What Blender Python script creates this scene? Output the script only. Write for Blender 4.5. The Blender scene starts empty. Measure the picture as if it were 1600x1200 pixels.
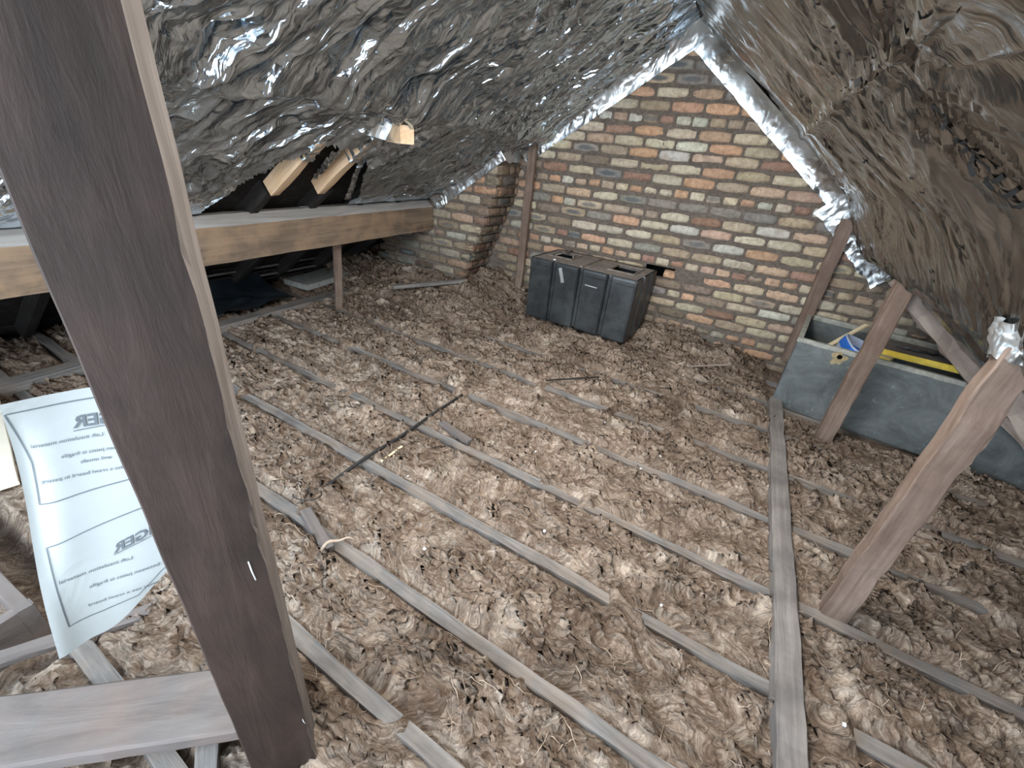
import bpy, math, random
import numpy as np
from mathutils import Matrix, Vector
random.seed(7)
rs = np.random.RandomState(11)
sc = bpy.context.scene
COL = sc.collection

# ------------------------------------------------------------------ camera, world, light, exposure
CAM = Vector((1.6235, -3.7699, 1.3323))
cam_d = bpy.data.cameras.new('camera'); cam = bpy.data.objects.new('camera', cam_d); COL.objects.link(cam)
RT = Vector((.8793, .4663, .0968)); DN = Vector((.2998, -.3840, -.8733)); FW = Vector((-.3701, .7969, -.4775))
cam.matrix_world = Matrix(((RT.x, -DN.x, -FW.x, CAM.x), (RT.y, -DN.y, -FW.y, CAM.y), (RT.z, -DN.z, -FW.z, CAM.z), (0, 0, 0, 1)))
cam_d.sensor_width = 36; cam_d.lens = 676.76 / 1600 * 36; cam_d.clip_start = .02
sc.camera = cam
world = bpy.data.worlds.new('world'); sc.world = world; world.use_nodes = True
bg = world.node_tree.nodes['Background']; bg.inputs[0].default_value = (.74, .86, 1.0, 1); bg.inputs[1].default_value = 2.4
sc.view_settings.view_transform = 'Standard'; sc.view_settings.look = 'None'
sc.view_settings.gamma = 1; sc.view_settings.use_curve_mapping = False
sc.view_settings.exposure = 1.2

def area(name, loc, tgt, sx, sy, power, col):
    l = bpy.data.lights.new(name, 'AREA'); l.shape = 'RECTANGLE'; l.size = sx; l.size_y = sy; l.energy = power; l.color = col
    o = bpy.data.objects.new(name, l); COL.objects.link(o); o.location = loc
    d = Vector(tgt) - Vector(loc); o.rotation_euler = d.to_track_quat('-Z', 'Y').to_euler()
    return o
# added soft light without a lamp high under the ridge just ahead of the camera, daylight from behind on the left and an added fill behind the camera
area('added_ridge_light', (1.2, -2.35, 1.90), (1.2, -1.9, .0), .4, 1.7, 34, (1.0, .985, .95))
area('rooflight', (-.1, -5.0, 1.55), (-.4, -2.2, .4), 1.2, .9, 60, (.72, .87, 1.0))
area('rear_fill', (2.6, -5.6, 1.3), (1.6, -1.0, .8), 1.8, 1.0, 14, (.97, .98, 1.0))

# ------------------------------------------------------------------ numpy noise
_p = rs.permutation(512); _g = rs.rand(512) * 2 * np.pi
_gx, _gy = np.cos(_g), np.sin(_g)
def pn(x, y, seed=0):
    x = np.asarray(x, float) + seed * 17.31; y = np.asarray(y, float) - seed * 9.77
    xi = np.floor(x).astype(int); yi = np.floor(y).astype(int); fx = x - xi; fy = y - yi
    def h(a, b): return _p[(_p[a & 511] + b) & 511]
    def gr(a, b, dx, dy):
        k = h(a, b); return _gx[k] * dx + _gy[k] * dy
    u = fx * fx * fx * (fx * (fx * 6 - 15) + 10); v = fy * fy * fy * (fy * (fy * 6 - 15) + 10)
    a = gr(xi, yi, fx, fy); b = gr(xi + 1, yi, fx - 1, fy); c = gr(xi, yi + 1, fx, fy - 1); d = gr(xi + 1, yi + 1, fx - 1, fy - 1)
    return ((a + (b - a) * u) * (1 - v) + (c + (d - c) * u) * v) * 1.5
def fbm(x, y, seed=0, o=3):
    r = 0; a = 1.
    for i in range(o): r = r + a * pn(x, y, seed + i * 3); x = x * 2.03; y = y * 2.03; a *= .5
    return r
def sst(a, b, x):
    t = np.clip((x - a) / (b - a), 0, 1); return t * t * (3 - 2 * t)

# ------------------------------------------------------------------ materials
def mat(name):
    m = bpy.data.materials.new(name); m.use_nodes = True; nt = m.node_tree
    b = nt.nodes['Principled BSDF']; return m, nt, b
def nd(nt, t, **kw):
    n = nt.nodes.new(t)
    for k, v in kw.items():
        if k.startswith('i_'):
            k = k[2:]; k = int(k) if k.isdigit() else k.replace('_', ' ')
            n.inputs[k].default_value = v
        else: setattr(n, k, v)
    return n
def ramp(nt, stops, interp='LINEAR'):
    r = nt.nodes.new('ShaderNodeValToRGB'); e = r.color_ramp.elements; r.color_ramp.interpolation = interp
    while len(e) < len(stops): e.new(.5)
    for i, (p, c) in enumerate(stops): e[i].position = p; e[i].color = (*c, 1)
    return r
def coords(nt, scale=(1, 1, 1), rot=(0, 0, 0), kind='Object'):
    tc = nt.nodes.new('ShaderNodeTexCoord'); mp = nt.nodes.new('ShaderNodeMapping')
    mp.inputs['Scale'].default_value = scale; mp.inputs['Rotation'].default_value = rot
    nt.links.new(tc.outputs[kind], mp.inputs[0]); return mp.outputs[0]
def noise(nt, vec, scale, detail=6, rough=.6, dist=0.):
    n = nd(nt, 'ShaderNodeTexNoise', i_Scale=scale, i_Detail=detail, i_Roughness=rough, i_Distortion=dist)
    nt.links.new(vec, n.inputs['Vector']); return n.outputs['Fac']
def bump(nt, b, fac, strength=.5, dist=.01, prev=None):
    n = nd(nt, 'ShaderNodeBump', i_Strength=strength, i_Distance=dist); nt.links.new(fac, n.inputs['Height'])
    if prev: nt.links.new(prev, n.inputs['Normal'])
    nt.links.new(n.outputs[0], b.inputs['Normal']); return n.outputs[0]
def mixc(nt, fac, a, b, blend='MIX'):
    m = nt.nodes.new('ShaderNodeMix'); m.data_type = 'RGBA'; m.blend_type = blend
    for s, v in ((0, fac), (6, a), (7, b)):
        if isinstance(v, (int, float)): m.inputs[s].default_value = v
        elif isinstance(v, tuple): m.inputs[s].default_value = (*v, 1)
        else: nt.links.new(v, m.inputs[s])
    return m.outputs[2]

def wood(name, dark, mid, light, grain=(14, 14, 1.2), scale=2.2, rough=.8, blot=None, bl=.5):
    m, nt, b = mat(name)
    v = coords(nt, grain); g = noise(nt, v, scale, 8, .65, .6)
    r = ramp(nt, [(.28, dark), (.5, mid), (.74, light)]); nt.links.new(g, r.inputs[0]); c = r.outputs[0]
    v2 = coords(nt); n2 = noise(nt, v2, 5.5, 5, .6)
    if blot:
        r2 = ramp(nt, [(.42, (0, 0, 0)), (.64, (1, 1, 1))]); nt.links.new(n2, r2.inputs[0])
        ml = nd(nt, 'ShaderNodeMath', operation='MULTIPLY', i_1=bl); nt.links.new(r2.outputs[0], ml.inputs[0])
        c = mixc(nt, ml.outputs[0], c, blot)
    nt.links.new(c, b.inputs['Base Color']); b.inputs['Roughness'].default_value = rough
    g3 = noise(nt, coords(nt, (grain[0] * 2, grain[1] * 2, grain[2] * 2)), 6, 6, .7)
    n = bump(nt, b, g, .45, .006); bump(nt, b, g3, .3, .002, n)
    b.inputs['Specular IOR Level'].default_value = .25
    return m
# the long axis of every timber mesh is its local z
M = {}
M['post'] = wood('dark_post_wood', (.018, .012, .009), (.034, .022, .017), (.062, .041, .033), (9, 9, 1.4), 2.4, .72, (.062, .036, .029), .55)
M['post_edge'] = wood('worn_edge_wood', (.09, .075, .065), (.165, .140, .125), (.25, .215, .19), (26, 26, 1.2), 2.0, .8, (.10, .08, .065), .5)
M['beam'] = wood('orange_brown_beam_wood', (.085, .062, .046), (.18, .130, .092), (.30, .225, .16), (10, 10, .7), 2.0, .75, (.38, .25, .15), .5)
M['beam_top'] = wood('lit_grey_wood', (.24, .225, .21), (.36, .335, .31), (.48, .45, .42), (12, 12, 1), 2, .85)  # paler grey puts the light caught by the upward faces into the colour
M['joist'] = wood('grey_joist_wood', (.08, .073, .068), (.165, .152, .142), (.265, .248, .233), (16, 16, .9), 2.4, .85, (.36, .27, .20), .35)
M['binder'] = wood('grey_brown_binder_wood', (.13, .115, .105), (.22, .195, .175), (.32, .285, .26), (16, 16, .8), 2.2, .82, (.095, .085, .085), .6)
M['strut'] = wood('reddish_strut_wood', (.11, .075, .058), (.205, .145, .112), (.31, .23, .185), (14, 14, 1.0), 2.4, .75, (.11, .065, .045), .5)
M['rafter'] = wood('pale_rafter_wood', (.20, .155, .13), (.33, .265, .225), (.45, .38, .33), (9, 9, 1.2), 2.2, .8, (.18, .13, .105), .45)
M['new_wood'] = wood('fresh_sawn_wood', (.50, .32, .18), (.66, .46, .29), (.78, .60, .42), (14, 14, 1.2), 2.0, .65, (.60, .36, .19), .5)
M['plank'] = wood('dusty_plank_wood', (.085, .074, .068), (.14, .122, .113), (.195, .176, .163), (7, 7, 1.0), 2.4, .85, (.19, .135, .113), .5)
M['sark'] = wood('dark_board_wood', (.010, .009, .008), (.022, .019, .017), (.045, .040, .036), (8, 8, 1), 2.5, .9)  # very dark brown tone for roof boards, old rafters and small timbers
M['ply'] = wood('pale_yellow_board_wood', (.60, .47, .26), (.74, .60, .38), (.84, .73, .52), (5, 5, 1), 1.5, .6)

def plain(name, col, rough=.6, metal=0., var=.25, sc_=12, bmp=.2, spec=.4, dust=None):
    m, nt, b = mat(name)
    n = noise(nt, coords(nt), sc_, 7, .65)
    r = ramp(nt, [(.3, tuple(c * (1 - var) for c in col)), (.7, tuple(min(1, c * (1 + var)) for c in col))]); nt.links.new(n, r.inputs[0])
    c = r.outputs[0]
    if dust:
        n2 = noise(nt, coords(nt), 4.0, 8, .7, .5); r2 = ramp(nt, [(.45, (0, 0, 0)), (.72, (1, 1, 1))]); nt.links.new(n2, r2.inputs[0])
        ml = nd(nt, 'ShaderNodeMath', operation='MULTIPLY', i_1=.6); nt.links.new(r2.outputs[0], ml.inputs[0])
        c = mixc(nt, ml.outputs[0], c, dust)
    nt.links.new(c, b.inputs['Base Color']); b.inputs['Roughness'].default_value = rough; b.inputs['Metallic'].default_value = metal
    b.inputs['Specular IOR Level'].default_value = spec
    bump(nt, b, n, bmp, .004); return m
M['black_plastic'] = plain('black_plastic', (.022, .024, .025), .38, 0, .4, 20, .25, .5, (.085, .09, .088))
M['tank_dust'] = plain('dusty_tank_top', (.22, .185, .16), .9, 0, .35, 25, .4, .2, (.12, .105, .095))
M['dark'] = plain('black_hole_shade', (.006, .006, .006), .95, 0, .2, 8, 0, 0)  # near-black colour stands in for the shade inside holes
M['rubber'] = plain('black_rubber', (.02, .02, .02), .5)
M['white_bit'] = plain('white_plaster_bit', (.75, .76, .76), .7)
M['metal_tag'] = plain('grey_metal', (.42, .42, .40), .45, .6)
M['mortar'] = plain('dark_mortar', (.15, .122, .10), .95, 0, .45, 60, .8, .1, (.075, .060, .052))
M['concrete'] = plain('pale_concrete', (.36, .36, .33), .9, 0, .25, 30, .6, .15)
M['plastic_sheet'] = plain('dark_blue_plastic_sheet', (.018, .024, .030), .32, 0, .4, 5, .5, .5)
M['tub'] = plain('pale_blue_plastic', (.40, .45, .56), .45, 0, .08)
M['blue'] = plain('bright_blue_plastic', (.02, .13, .48), .4, 0, .1)
M['yellow'] = plain('yellow_painted_edge', (.66, .47, .05), .6, 0, .3, 22, .3, .4, (.42, .34, .16))
M['beige'] = plain('beige_foam', (.52, .45, .32), .8, 0, .2)
M['plaster'] = plain('plasterboard', (.30, .28, .26), .9)
M['cream'] = plain('cream_painted_board', (.78, .70, .56), .5, 0, .06)
M['ink'] = plain('black_print', (.012, .012, .012), .6, 0, 0, 5, 0)
M['grey_ink'] = plain('grey_print', (.10, .115, .125), .7, 0, 0, 5, 0)

# galvanised tank: grey with blotches and pale corrosion
m, nt, b = mat('weathered_grey_tank'); M['tank'] = m
v = coords(nt); a = noise(nt, v, 6, 8, .7, .8); c1 = ramp(nt, [(.32, (.070, .078, .076)), (.5, (.122, .133, .131)), (.70, (.185, .198, .193))]); nt.links.new(a, c1.inputs[0])
s = noise(nt, v, 15, 6, .6, 1.5); r2 = ramp(nt, [(.63, (0, 0, 0)), (.70, (1, 1, 1))]); nt.links.new(s, r2.inputs[0])
ml = nd(nt, 'ShaderNodeMath', operation='MULTIPLY', i_1=.45); nt.links.new(r2.outputs[0], ml.inputs[0])
nt.links.new(mixc(nt, ml.outputs[0], c1.outputs[0], (.34, .37, .35)), b.inputs['Base Color'])
b.inputs['Roughness'].default_value = .55; b.inputs['Metallic'].default_value = .25; bump(nt, b, a, .25, .004)
M['tank_rim'] = plain('pale_corroded_rim', (.36, .35, .30), .8, 0, .35, 30, .6, .2, (.20, .205, .20))
M['rust'] = plain('ochre_rust_stain', (.34, .27, .15), .85, 0, .4, 60, .4, .2, (.40, .38, .30))

# brick: base colour from the object colour, faded and stained per brick
m, nt, b = mat('worn_brick'); M['brick'] = m
oi = nt.nodes.new('ShaderNodeObjectInfo'); geo = nt.nodes.new('ShaderNodeNewGeometry')
def wnoise(scale, detail=6, rough=.65, dist=0.):
    return noise(nt, geo.outputs['Position'], scale, detail, rough, dist)
n1 = wnoise(26, 7, .7, .4); n2 = wnoise(70, 6, .7); n3 = wnoise(9, 4, .6)
rA = ramp(nt, [(.30, (.55, .52, .50)), (.55, (1, 1, 1)), (.75, (1.22, 1.22, 1.2))]); nt.links.new(n1, rA.inputs[0])
c = mixc(nt, 1.0, oi.outputs['Color'], rA.outputs[0], 'MULTIPLY')
rB = ramp(nt, [(.56, (0, 0, 0)), (.70, (1, 1, 1))]); nt.links.new(n3, rB.inputs[0])
mB = nd(nt, 'ShaderNodeMath', operation='MULTIPLY', i_1=.55); nt.links.new(rB.outputs[0], mB.inputs[0])
c = mixc(nt, mB.outputs[0], c, (.34, .23, .165))
rC = ramp(nt, [(.58, (0, 0, 0)), (.72, (1, 1, 1))]); nt.links.new(n2, rC.inputs[0])
mC = nd(nt, 'ShaderNodeMath', operation='MULTIPLY', i_1=.5); nt.links.new(rC.outputs[0], mC.inputs[0])
c = mixc(nt, mC.outputs[0], c, (.10, .080, .068))
# the dark oval frog stain some bricks carry in the middle of the face (alpha of the object colour)
tc = nt.nodes.new('ShaderNodeTexCoord'); mp = nd(nt, 'ShaderNodeMapping'); mp.inputs['Scale'].default_value = (1 / .085, 0, 1 / .021)
nt.links.new(tc.outputs['Object'], mp.inputs[0]); ln = nd(nt, 'ShaderNodeVectorMath', operation='LENGTH'); nt.links.new(mp.outputs[0], ln.inputs[0])
rD = ramp(nt, [(.55, (1, 1, 1)), (1.0, (0, 0, 0))]); nt.links.new(ln.outputs['Value'], rD.inputs[0])
iv = nd(nt, 'ShaderNodeMath', operation='SUBTRACT', i_0=1.0); nt.links.new(oi.outputs['Alpha'], iv.inputs[1])
mD = nd(nt, 'ShaderNodeMath', operation='MULTIPLY'); nt.links.new(rD.outputs[0], mD.inputs[0]); nt.links.new(iv.outputs[0], mD.inputs[1])
c = mixc(nt, mD.outputs[0], c, (.105, .115, .12))
nt.links.new(c, b.inputs['Base Color']); b.inputs['Roughness'].default_value = .92; b.inputs['Specular IOR Level'].default_value = .15
nb = bump(nt, b, n1, .7, .006); bump(nt, b, n2, .5, .003, nb)

# aluminium foil
def foilmat(name, base, rough, bs, rz=.7):
    m, nt, b = mat(name)
    v = coords(nt)
    n3_ = nd(nt, 'ShaderNodeTexNoise', i_Scale=2.6, i_Detail=3.0); nt.links.new(v, n3_.inputs['Vector'])
    sv = nd(nt, 'ShaderNodeVectorMath', operation='SCALE'); sv.inputs['Scale'].default_value = .35; nt.links.new(n3_.outputs['Color'], sv.inputs[0])
    dv = nd(nt, 'ShaderNodeVectorMath', operation='ADD'); nt.links.new(v, dv.inputs[0]); nt.links.new(sv.outputs[0], dv.inputs[1])
    def oriented(stretch, ang):
        m1 = nd(nt, 'ShaderNodeMapping'); m1.inputs['Rotation'].default_value = (0, 0, ang); nt.links.new(dv.outputs[0], m1.inputs[0])
        m2 = nd(nt, 'ShaderNodeMapping'); m2.inputs['Scale'].default_value = stretch; nt.links.new(m1.outputs[0], m2.inputs[0]); return m2.outputs[0]
    def vor(scale, stretch, ang, rnd=1.0):
        w = nd(nt, 'ShaderNodeTexVoronoi', feature='F1', i_Scale=scale); nt.links.new(oriented(stretch, ang), w.inputs['Vector']); return w.outputs['Distance']
    d = noise(nt, v, 3.2, 5, .6, .8)
    rr = ramp(nt, [(.35, (rough * .7,) * 3), (.7, (rough * 1.6,) * 3)]); nt.links.new(d, rr.inputs[0]); nt.links.new(rr.outputs[0], b.inputs['Roughness'])
    rc = ramp(nt, [(.3, tuple(x * .82 for x in base)), (.7, base)]); nt.links.new(d, rc.inputs[0]); nt.links.new(rc.outputs[0], b.inputs['Base Color'])
    b.inputs['Metallic'].default_value = 1.0
    x = bump(nt, b, vor(1.0, (1.6, 9, 3), rz), bs, .050)
    x = bump(nt, b, noise(nt, oriented((1.5, 16, 4), rz * .6), 1.0, 4, .5, .3), bs * .6, .05, x)
    x = bump(nt, b, vor(1.0, (6, 26, 9), rz * 1.5), bs * .8, .012, x)
    x = bump(nt, b, vor(1.0, (30, 60, 40), rz), bs * .35, .003, x)
    return m
M['foil'] = foilmat('crinkled_foil', (.75, .88, 1.0), .12, .95, -.45)
M['foil_right'] = foilmat('smooth_shaded_foil', (.44, .44, .43), .20, .26, .35)  # darker base puts this slope's dim reflections into the colour
M['foil_tape'] = foilmat('foil_tape', (.90, .95, .97), .34, .5)

# mineral wool
m, nt, b = mat('mineral_wool'); M['wool'] = m
v = coords(nt)
dn = nd(nt, 'ShaderNodeTexNoise', i_Scale=5.0, i_Detail=3.0); nt.links.new(v, dn.inputs['Vector'])
sv = nd(nt, 'ShaderNodeVectorMath', operation='SCALE'); sv.inputs['Scale'].default_value = .32; nt.links.new(dn.outputs['Color'], sv.inputs[0])
av = nd(nt, 'ShaderNodeVectorMath', operation='ADD'); nt.links.new(v, av.inputs[0]); nt.links.new(sv.outputs[0], av.inputs[1])
mp = nd(nt, 'ShaderNodeMapping'); mp.inputs['Scale'].default_value = (1.0, 3.4, 2.0); mp.inputs['Rotation'].default_value = (0, 0, .5); nt.links.new(av.outputs[0], mp.inputs[0])
f1 = noise(nt, mp.outputs[0], 20, 10, .74, 1.6)
f2 = noise(nt, av.outputs[0], 7, 8, .66, 1.2)
f3 = noise(nt, mp.outputs[0], 110, 6, .75, .6)
rA = ramp(nt, [(.30, (.13, .088, .062)), (.44, (.22, .155, .112)), (.56, (.35, .262, .20)), (.70, (.52, .43, .345))]); nt.links.new(f2, rA.inputs[0])
rB = ramp(nt, [(.36, (.12, .082, .060)), (.50, (.31, .23, .175)), (.62, (.58, .485, .39))]); nt.links.new(f1, rB.inputs[0])
c = mixc(nt, .5, rA.outputs[0], rB.outputs[0])
f4 = noise(nt, av.outputs[0], 6.5, 7, .62, 1.8); rV = ramp(nt, [(.455, (0, 0, 0)), (.495, (1, 1, 1)), (.505, (1, 1, 1)), (.55, (0, 0, 0))]); nt.links.new(f4, rV.inputs[0])
mV = nd(nt, 'ShaderNodeMath', operation='MULTIPLY', i_1=.72); nt.links.new(rV.outputs[0], mV.inputs[0]); c = mixc(nt, mV.outputs[0], c, (.085, .055, .038))
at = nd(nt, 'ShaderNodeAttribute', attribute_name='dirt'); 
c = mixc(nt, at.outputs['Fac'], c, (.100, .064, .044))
at2 = nd(nt, 'ShaderNodeAttribute', attribute_name='clean'); c = mixc(nt, at2.outputs['Fac'], c, (.74, .63, .52))
nt.links.new(c, b.inputs['Base Color']); b.inputs['Roughness'].default_value = 1.0; b.inputs['Specular IOR Level'].default_value = .05
fl = nd(nt, 'ShaderNodeAttribute', attribute_name='flow'); sx = nd(nt, 'ShaderNodeSeparateXYZ'); nt.links.new(v, sx.inputs[0])
def flownoise(kq, kx, seed, detail, rough=.6):
    m1 = nd(nt, 'ShaderNodeMath', operation='MULTIPLY', i_1=kq); nt.links.new(fl.outputs['Fac'], m1.inputs[0])
    m2 = nd(nt, 'ShaderNodeMath', operation='MULTIPLY', i_1=kx); nt.links.new(sx.outputs[0], m2.inputs[0])
    m3 = nd(nt, 'ShaderNodeMath', operation='MULTIPLY_ADD', i_1=kx, i_2=seed); nt.links.new(sx.outputs[1], m3.inputs[0])
    cb = nd(nt, 'ShaderNodeCombineXYZ')
    for i_, q_ in enumerate((m1, m2, m3)): nt.links.new(q_.outputs[0], cb.inputs[i_])
    return noise(nt, cb.outputs[0], 1.0, detail, rough, .15)
g1 = flownoise(30, 6, 3., 6, .68); g2 = flownoise(110, 16, 9., 5, .7)
rG = ramp(nt, [(.36, (.10, .066, .046)), (.48, (.27, .195, .145)), (.60, (.60, .50, .40))]); nt.links.new(g1, rG.inputs[0])
c = mixc(nt, .38, c, rG.outputs[0])
rH = ramp(nt, [(.36, (.55, .52, .50)), (.55, (1, 1, 1)), (.68, (1.25, 1.25, 1.22))]); nt.links.new(g2, rH.inputs[0]); c = mixc(nt, 1.0, c, rH.outputs[0], 'MULTIPLY')
nt.links.new(c, b.inputs['Base Color'])
nb = bump(nt, b, g1, .7, .010, None); nb = bump(nt, b, f1, .6, .008, nb); bump(nt, b, g2, .7, .004, nb)
m, nt, b = mat('wool_wisp'); M['wisp'] = m
r = ramp(nt, [(.3, (.26, .18, .125)), (.55, (.48, .37, .28)), (.75, (.66, .56, .45))]); nt.links.new(noise(nt, coords(nt), 9, 4), r.inputs[0]); nt.links.new(r.outputs[0], b.inputs['Base Color'])
b.inputs['Roughness'].default_value = 1; b.inputs['Specular IOR Level'].default_value = .05

m, nt, b = mat('white_paper'); M['paper'] = m
b.inputs['Base Color'].default_value = (.35, .37, .36, 1); b.inputs['Roughness'].default_value = .7
bump(nt, b, noise(nt, coords(nt), 9, 4, .5, 1), .25, .01)

# ------------------------------------------------------------------ object helpers
def link(name, verts, faces, material=None, parent=None, smooth=False):
    me = bpy.data.meshes.new(name); me.from_pydata([tuple(v) for v in verts], [], faces); me.update()
    if smooth: me.polygons.foreach_set('use_smooth', [True] * len(me.polygons))
    if material:
        for mm in (material if isinstance(material, (list, tuple)) else [material]): me.materials.append(mm)
    o = bpy.data.objects.new(name, me); COL.objects.link(o)
    if parent: o.parent = parent
    return o
def tag(o, label=None, cat=None, group=None, kind=None):
    for k, v_ in (('label', label), ('category', cat), ('group', group), ('kind', kind)):
        if v_: o[k] = v_
    return o
def empty(name, loc=(0, 0, 0), rz=0, label=None, cat=None, group=None, kind=None):
    o = bpy.data.objects.new(name, None); COL.objects.link(o); o.location = loc; o.rotation_euler = (0, 0, rz); o.empty_display_size = .05
    return tag(o, label, cat, group, kind)
def grid_faces(nu, nv, keep=None, flip=False):
    i, j = np.meshgrid(np.arange(nu - 1), np.arange(nv - 1), indexing='ij'); a = i * nv + j
    f = np.stack([a, a + nv, a + nv + 1, a + 1] if not flip else [a, a + 1, a + nv + 1, a + nv], -1).reshape(-1, 4)
    if keep is not None: f = f[keep.reshape(-1)]
    return f
def fast_mesh(name, V, F, material, parent=None, smooth=True):
    me = bpy.data.meshes.new(name); V = np.asarray(V, np.float32); F = np.asarray(F, np.int32)
    used = np.zeros(len(V), bool); used[F.ravel()] = True; idx = np.cumsum(used) - 1; V = V[used]; F = idx[F].astype(np.int32)
    k = F.shape[1]; me.vertices.add(len(V)); me.vertices.foreach_set('co', V.ravel())
    me.loops.add(F.size); me.loops.foreach_set('vertex_index', F.ravel())
    me.polygons.add(len(F)); me.polygons.foreach_set('loop_start', np.arange(0, F.size, k, dtype=np.int32))
    me.polygons.foreach_set('use_smooth', np.full(len(F), smooth)); me.update(calc_edges=True); me.validate()
    for mm in (material if isinstance(material, (list, tuple)) else [material]): me.materials.append(mm)
    o = bpy.data.objects.new(name, me); COL.objects.link(o)
    if parent: o.parent = parent
    return o, used

def timber(name, a, b_, w, d, material, parent=None, up=(0, 0, 1), seg=14, wob=.0015, bev=.003, chip=0., seed=0):
    """A sawn timber from a to b_: local z runs along it, w across (perpendicular to 'up'), d along 'up'; worn edges."""
    a = Vector(a); b_ = Vector(b_); z = (b_ - a); L = z.length; z.normalize()
    x = Vector(up).cross(z)
    if x.length < 1e-4: x = Vector((1, 0, 0))
    x.normalize(); y = z.cross(x)
    rr = random.Random(seed * 7 + 3); hw, hd = w / 2, d / 2
    prof = [(-hw + bev, -hd), (hw - bev, -hd), (hw, -hd + bev), (hw, hd - bev), (hw - bev, hd), (-hw + bev, hd), (-hw, hd - bev), (-hw, -hd + bev)]
    V, F = [], []
    for i in range(seg + 1):
        t = i / seg; ox, oy = rr.uniform(-wob, wob), rr.uniform(-wob, wob)
        for k, (px, py) in enumerate(prof):
            e = rr.uniform(-wob, wob) + (rr.random() < .12) * -chip
            s_ = 1 + e / max(hw, .01)
            V.append((px * s_ + ox, py * s_ + oy, t * L))
    n = 8
    for i in range(seg):
        for k in range(n): F.append((i * n + k, i * n + (k + 1) % n, (i + 1) * n + (k + 1) % n, (i + 1) * n + k))
    F.append(tuple(reversed(range(n)))); F.append(tuple(range(seg * n, seg * n + n)))
    o = link(name, V, F, material, parent)
    mw = Matrix(((x.x, y.x, z.x, a.x), (x.y, y.y, z.y, a.y), (x.z, y.z, z.z, a.z), (0, 0, 0, 1)))
    o.matrix_basis = mw if not parent else Matrix.Translation(-parent.location) @ mw
    return o
def thing_timber(name, label, cat, a, b_, w, d, material, group=None, **kw):
    o = timber(name, a, b_, w, d, material, **kw); return tag(o, label, cat, group)
def box(name, c_, s_, material, parent=None, bev=0.004, rot=None):
    import bmesh
    bm = bmesh.new(); bmesh.ops.create_cube(bm, size=1); bmesh.ops.scale(bm, vec=s_, verts=bm.verts)
    if bev: bmesh.ops.bevel(bm, geom=bm.edges[:], offset=bev, segments=2, affect='EDGES')
    if rot is not None: bmesh.ops.rotate(bm, matrix=rot, verts=bm.verts)
    bmesh.ops.translate(bm, vec=c_, verts=bm.verts)
    me = bpy.data.meshes.new(name); bm.to_mesh(me); bm.free(); me.materials.append(material)
    o = bpy.data.objects.new(name, me); COL.objects.link(o)
    if parent: o.parent = parent
    return o
def tube(name, pts, r, material, parent=None, n=8):
    pts = [Vector(p) for p in pts]; V, F = [], []
    for i, p in enumerate(pts):
        t = (pts[min(i + 1, len(pts) - 1)] - pts[max(i - 1, 0)]).normalized()
        x = t.cross(Vector((0, 0, 1)));  x = x.normalized() if x.length > 1e-3 else Vector((1, 0, 0)); y = t.cross(x)
        ri = r[i] if isinstance(r, (list, tuple)) else r
        for k in range(n): V.append(p + (x * math.cos(2 * math.pi * k / n) + y * math.sin(2 * math.pi * k / n)) * ri)
    for i in range(len(pts) - 1):
        for k in range(n): F.append((i * n + k, i * n + (k + 1) % n, (i + 1) * n + (k + 1) % n, (i + 1) * n + k))
    F.append(tuple(reversed(range(n)))); F.append(tuple(range(len(V) - n, len(V))))
    return link(name, V, F, material, parent, True)

# ------------------------------------------------------------------ roof surfaces
RX, RZ, SL, SR = .95, 2.20, .71, .78
def g(x, c_, w): return np.exp(-((x - c_) / w) ** 2)
STARS_L = [(-.20, -1.70, .55, .030), (-.02, -.62, .45, .030), (.05, -2.95, .5, .022), (-.62, -2.35, .45, .020), (.45, -1.2, .5, .014), (.55, -2.6, .5, .014)]
STARS_R = [(1.80, -2.62, .50, .030), (1.75, -1.20, .35, .022), (2.25, -.95, .35, .030), (2.15, -.15, .30, .03), (2.30, -2.30, .4, .03), (1.74, -2.13, .3, .015), (2.75, -1.9, .4, .02)]
def radial(x, y, stars, seed):
    h = 0
    for k, (sx, sy, R_, A) in enumerate(stars):
        dx, dy = (x - sx) * 1.25, y - sy; r = np.hypot(dx, dy) + 1e-4; th = np.arctan2(dy, dx)
        w = np.exp(-(r / R_) ** 1.6) * sst(0, .12, r)
        cr = 1 - np.abs(pn(np.cos(th) * 4.2 + k * 9, np.sin(th) * 4.2 + np.log(r) * .35, seed + k)) * 2.4
        cr2 = 1 - np.abs(pn(np.cos(th) * 10 + k * 9, np.sin(th) * 10 + np.log(r) * .5, seed + k + 20)) * 2.4
        h = h + A * w * (cr + .45 * cr2) * .8 + A * 1.1 * np.exp(-(r / (.45 * R_)) ** 2) * .6
    return h
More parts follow.
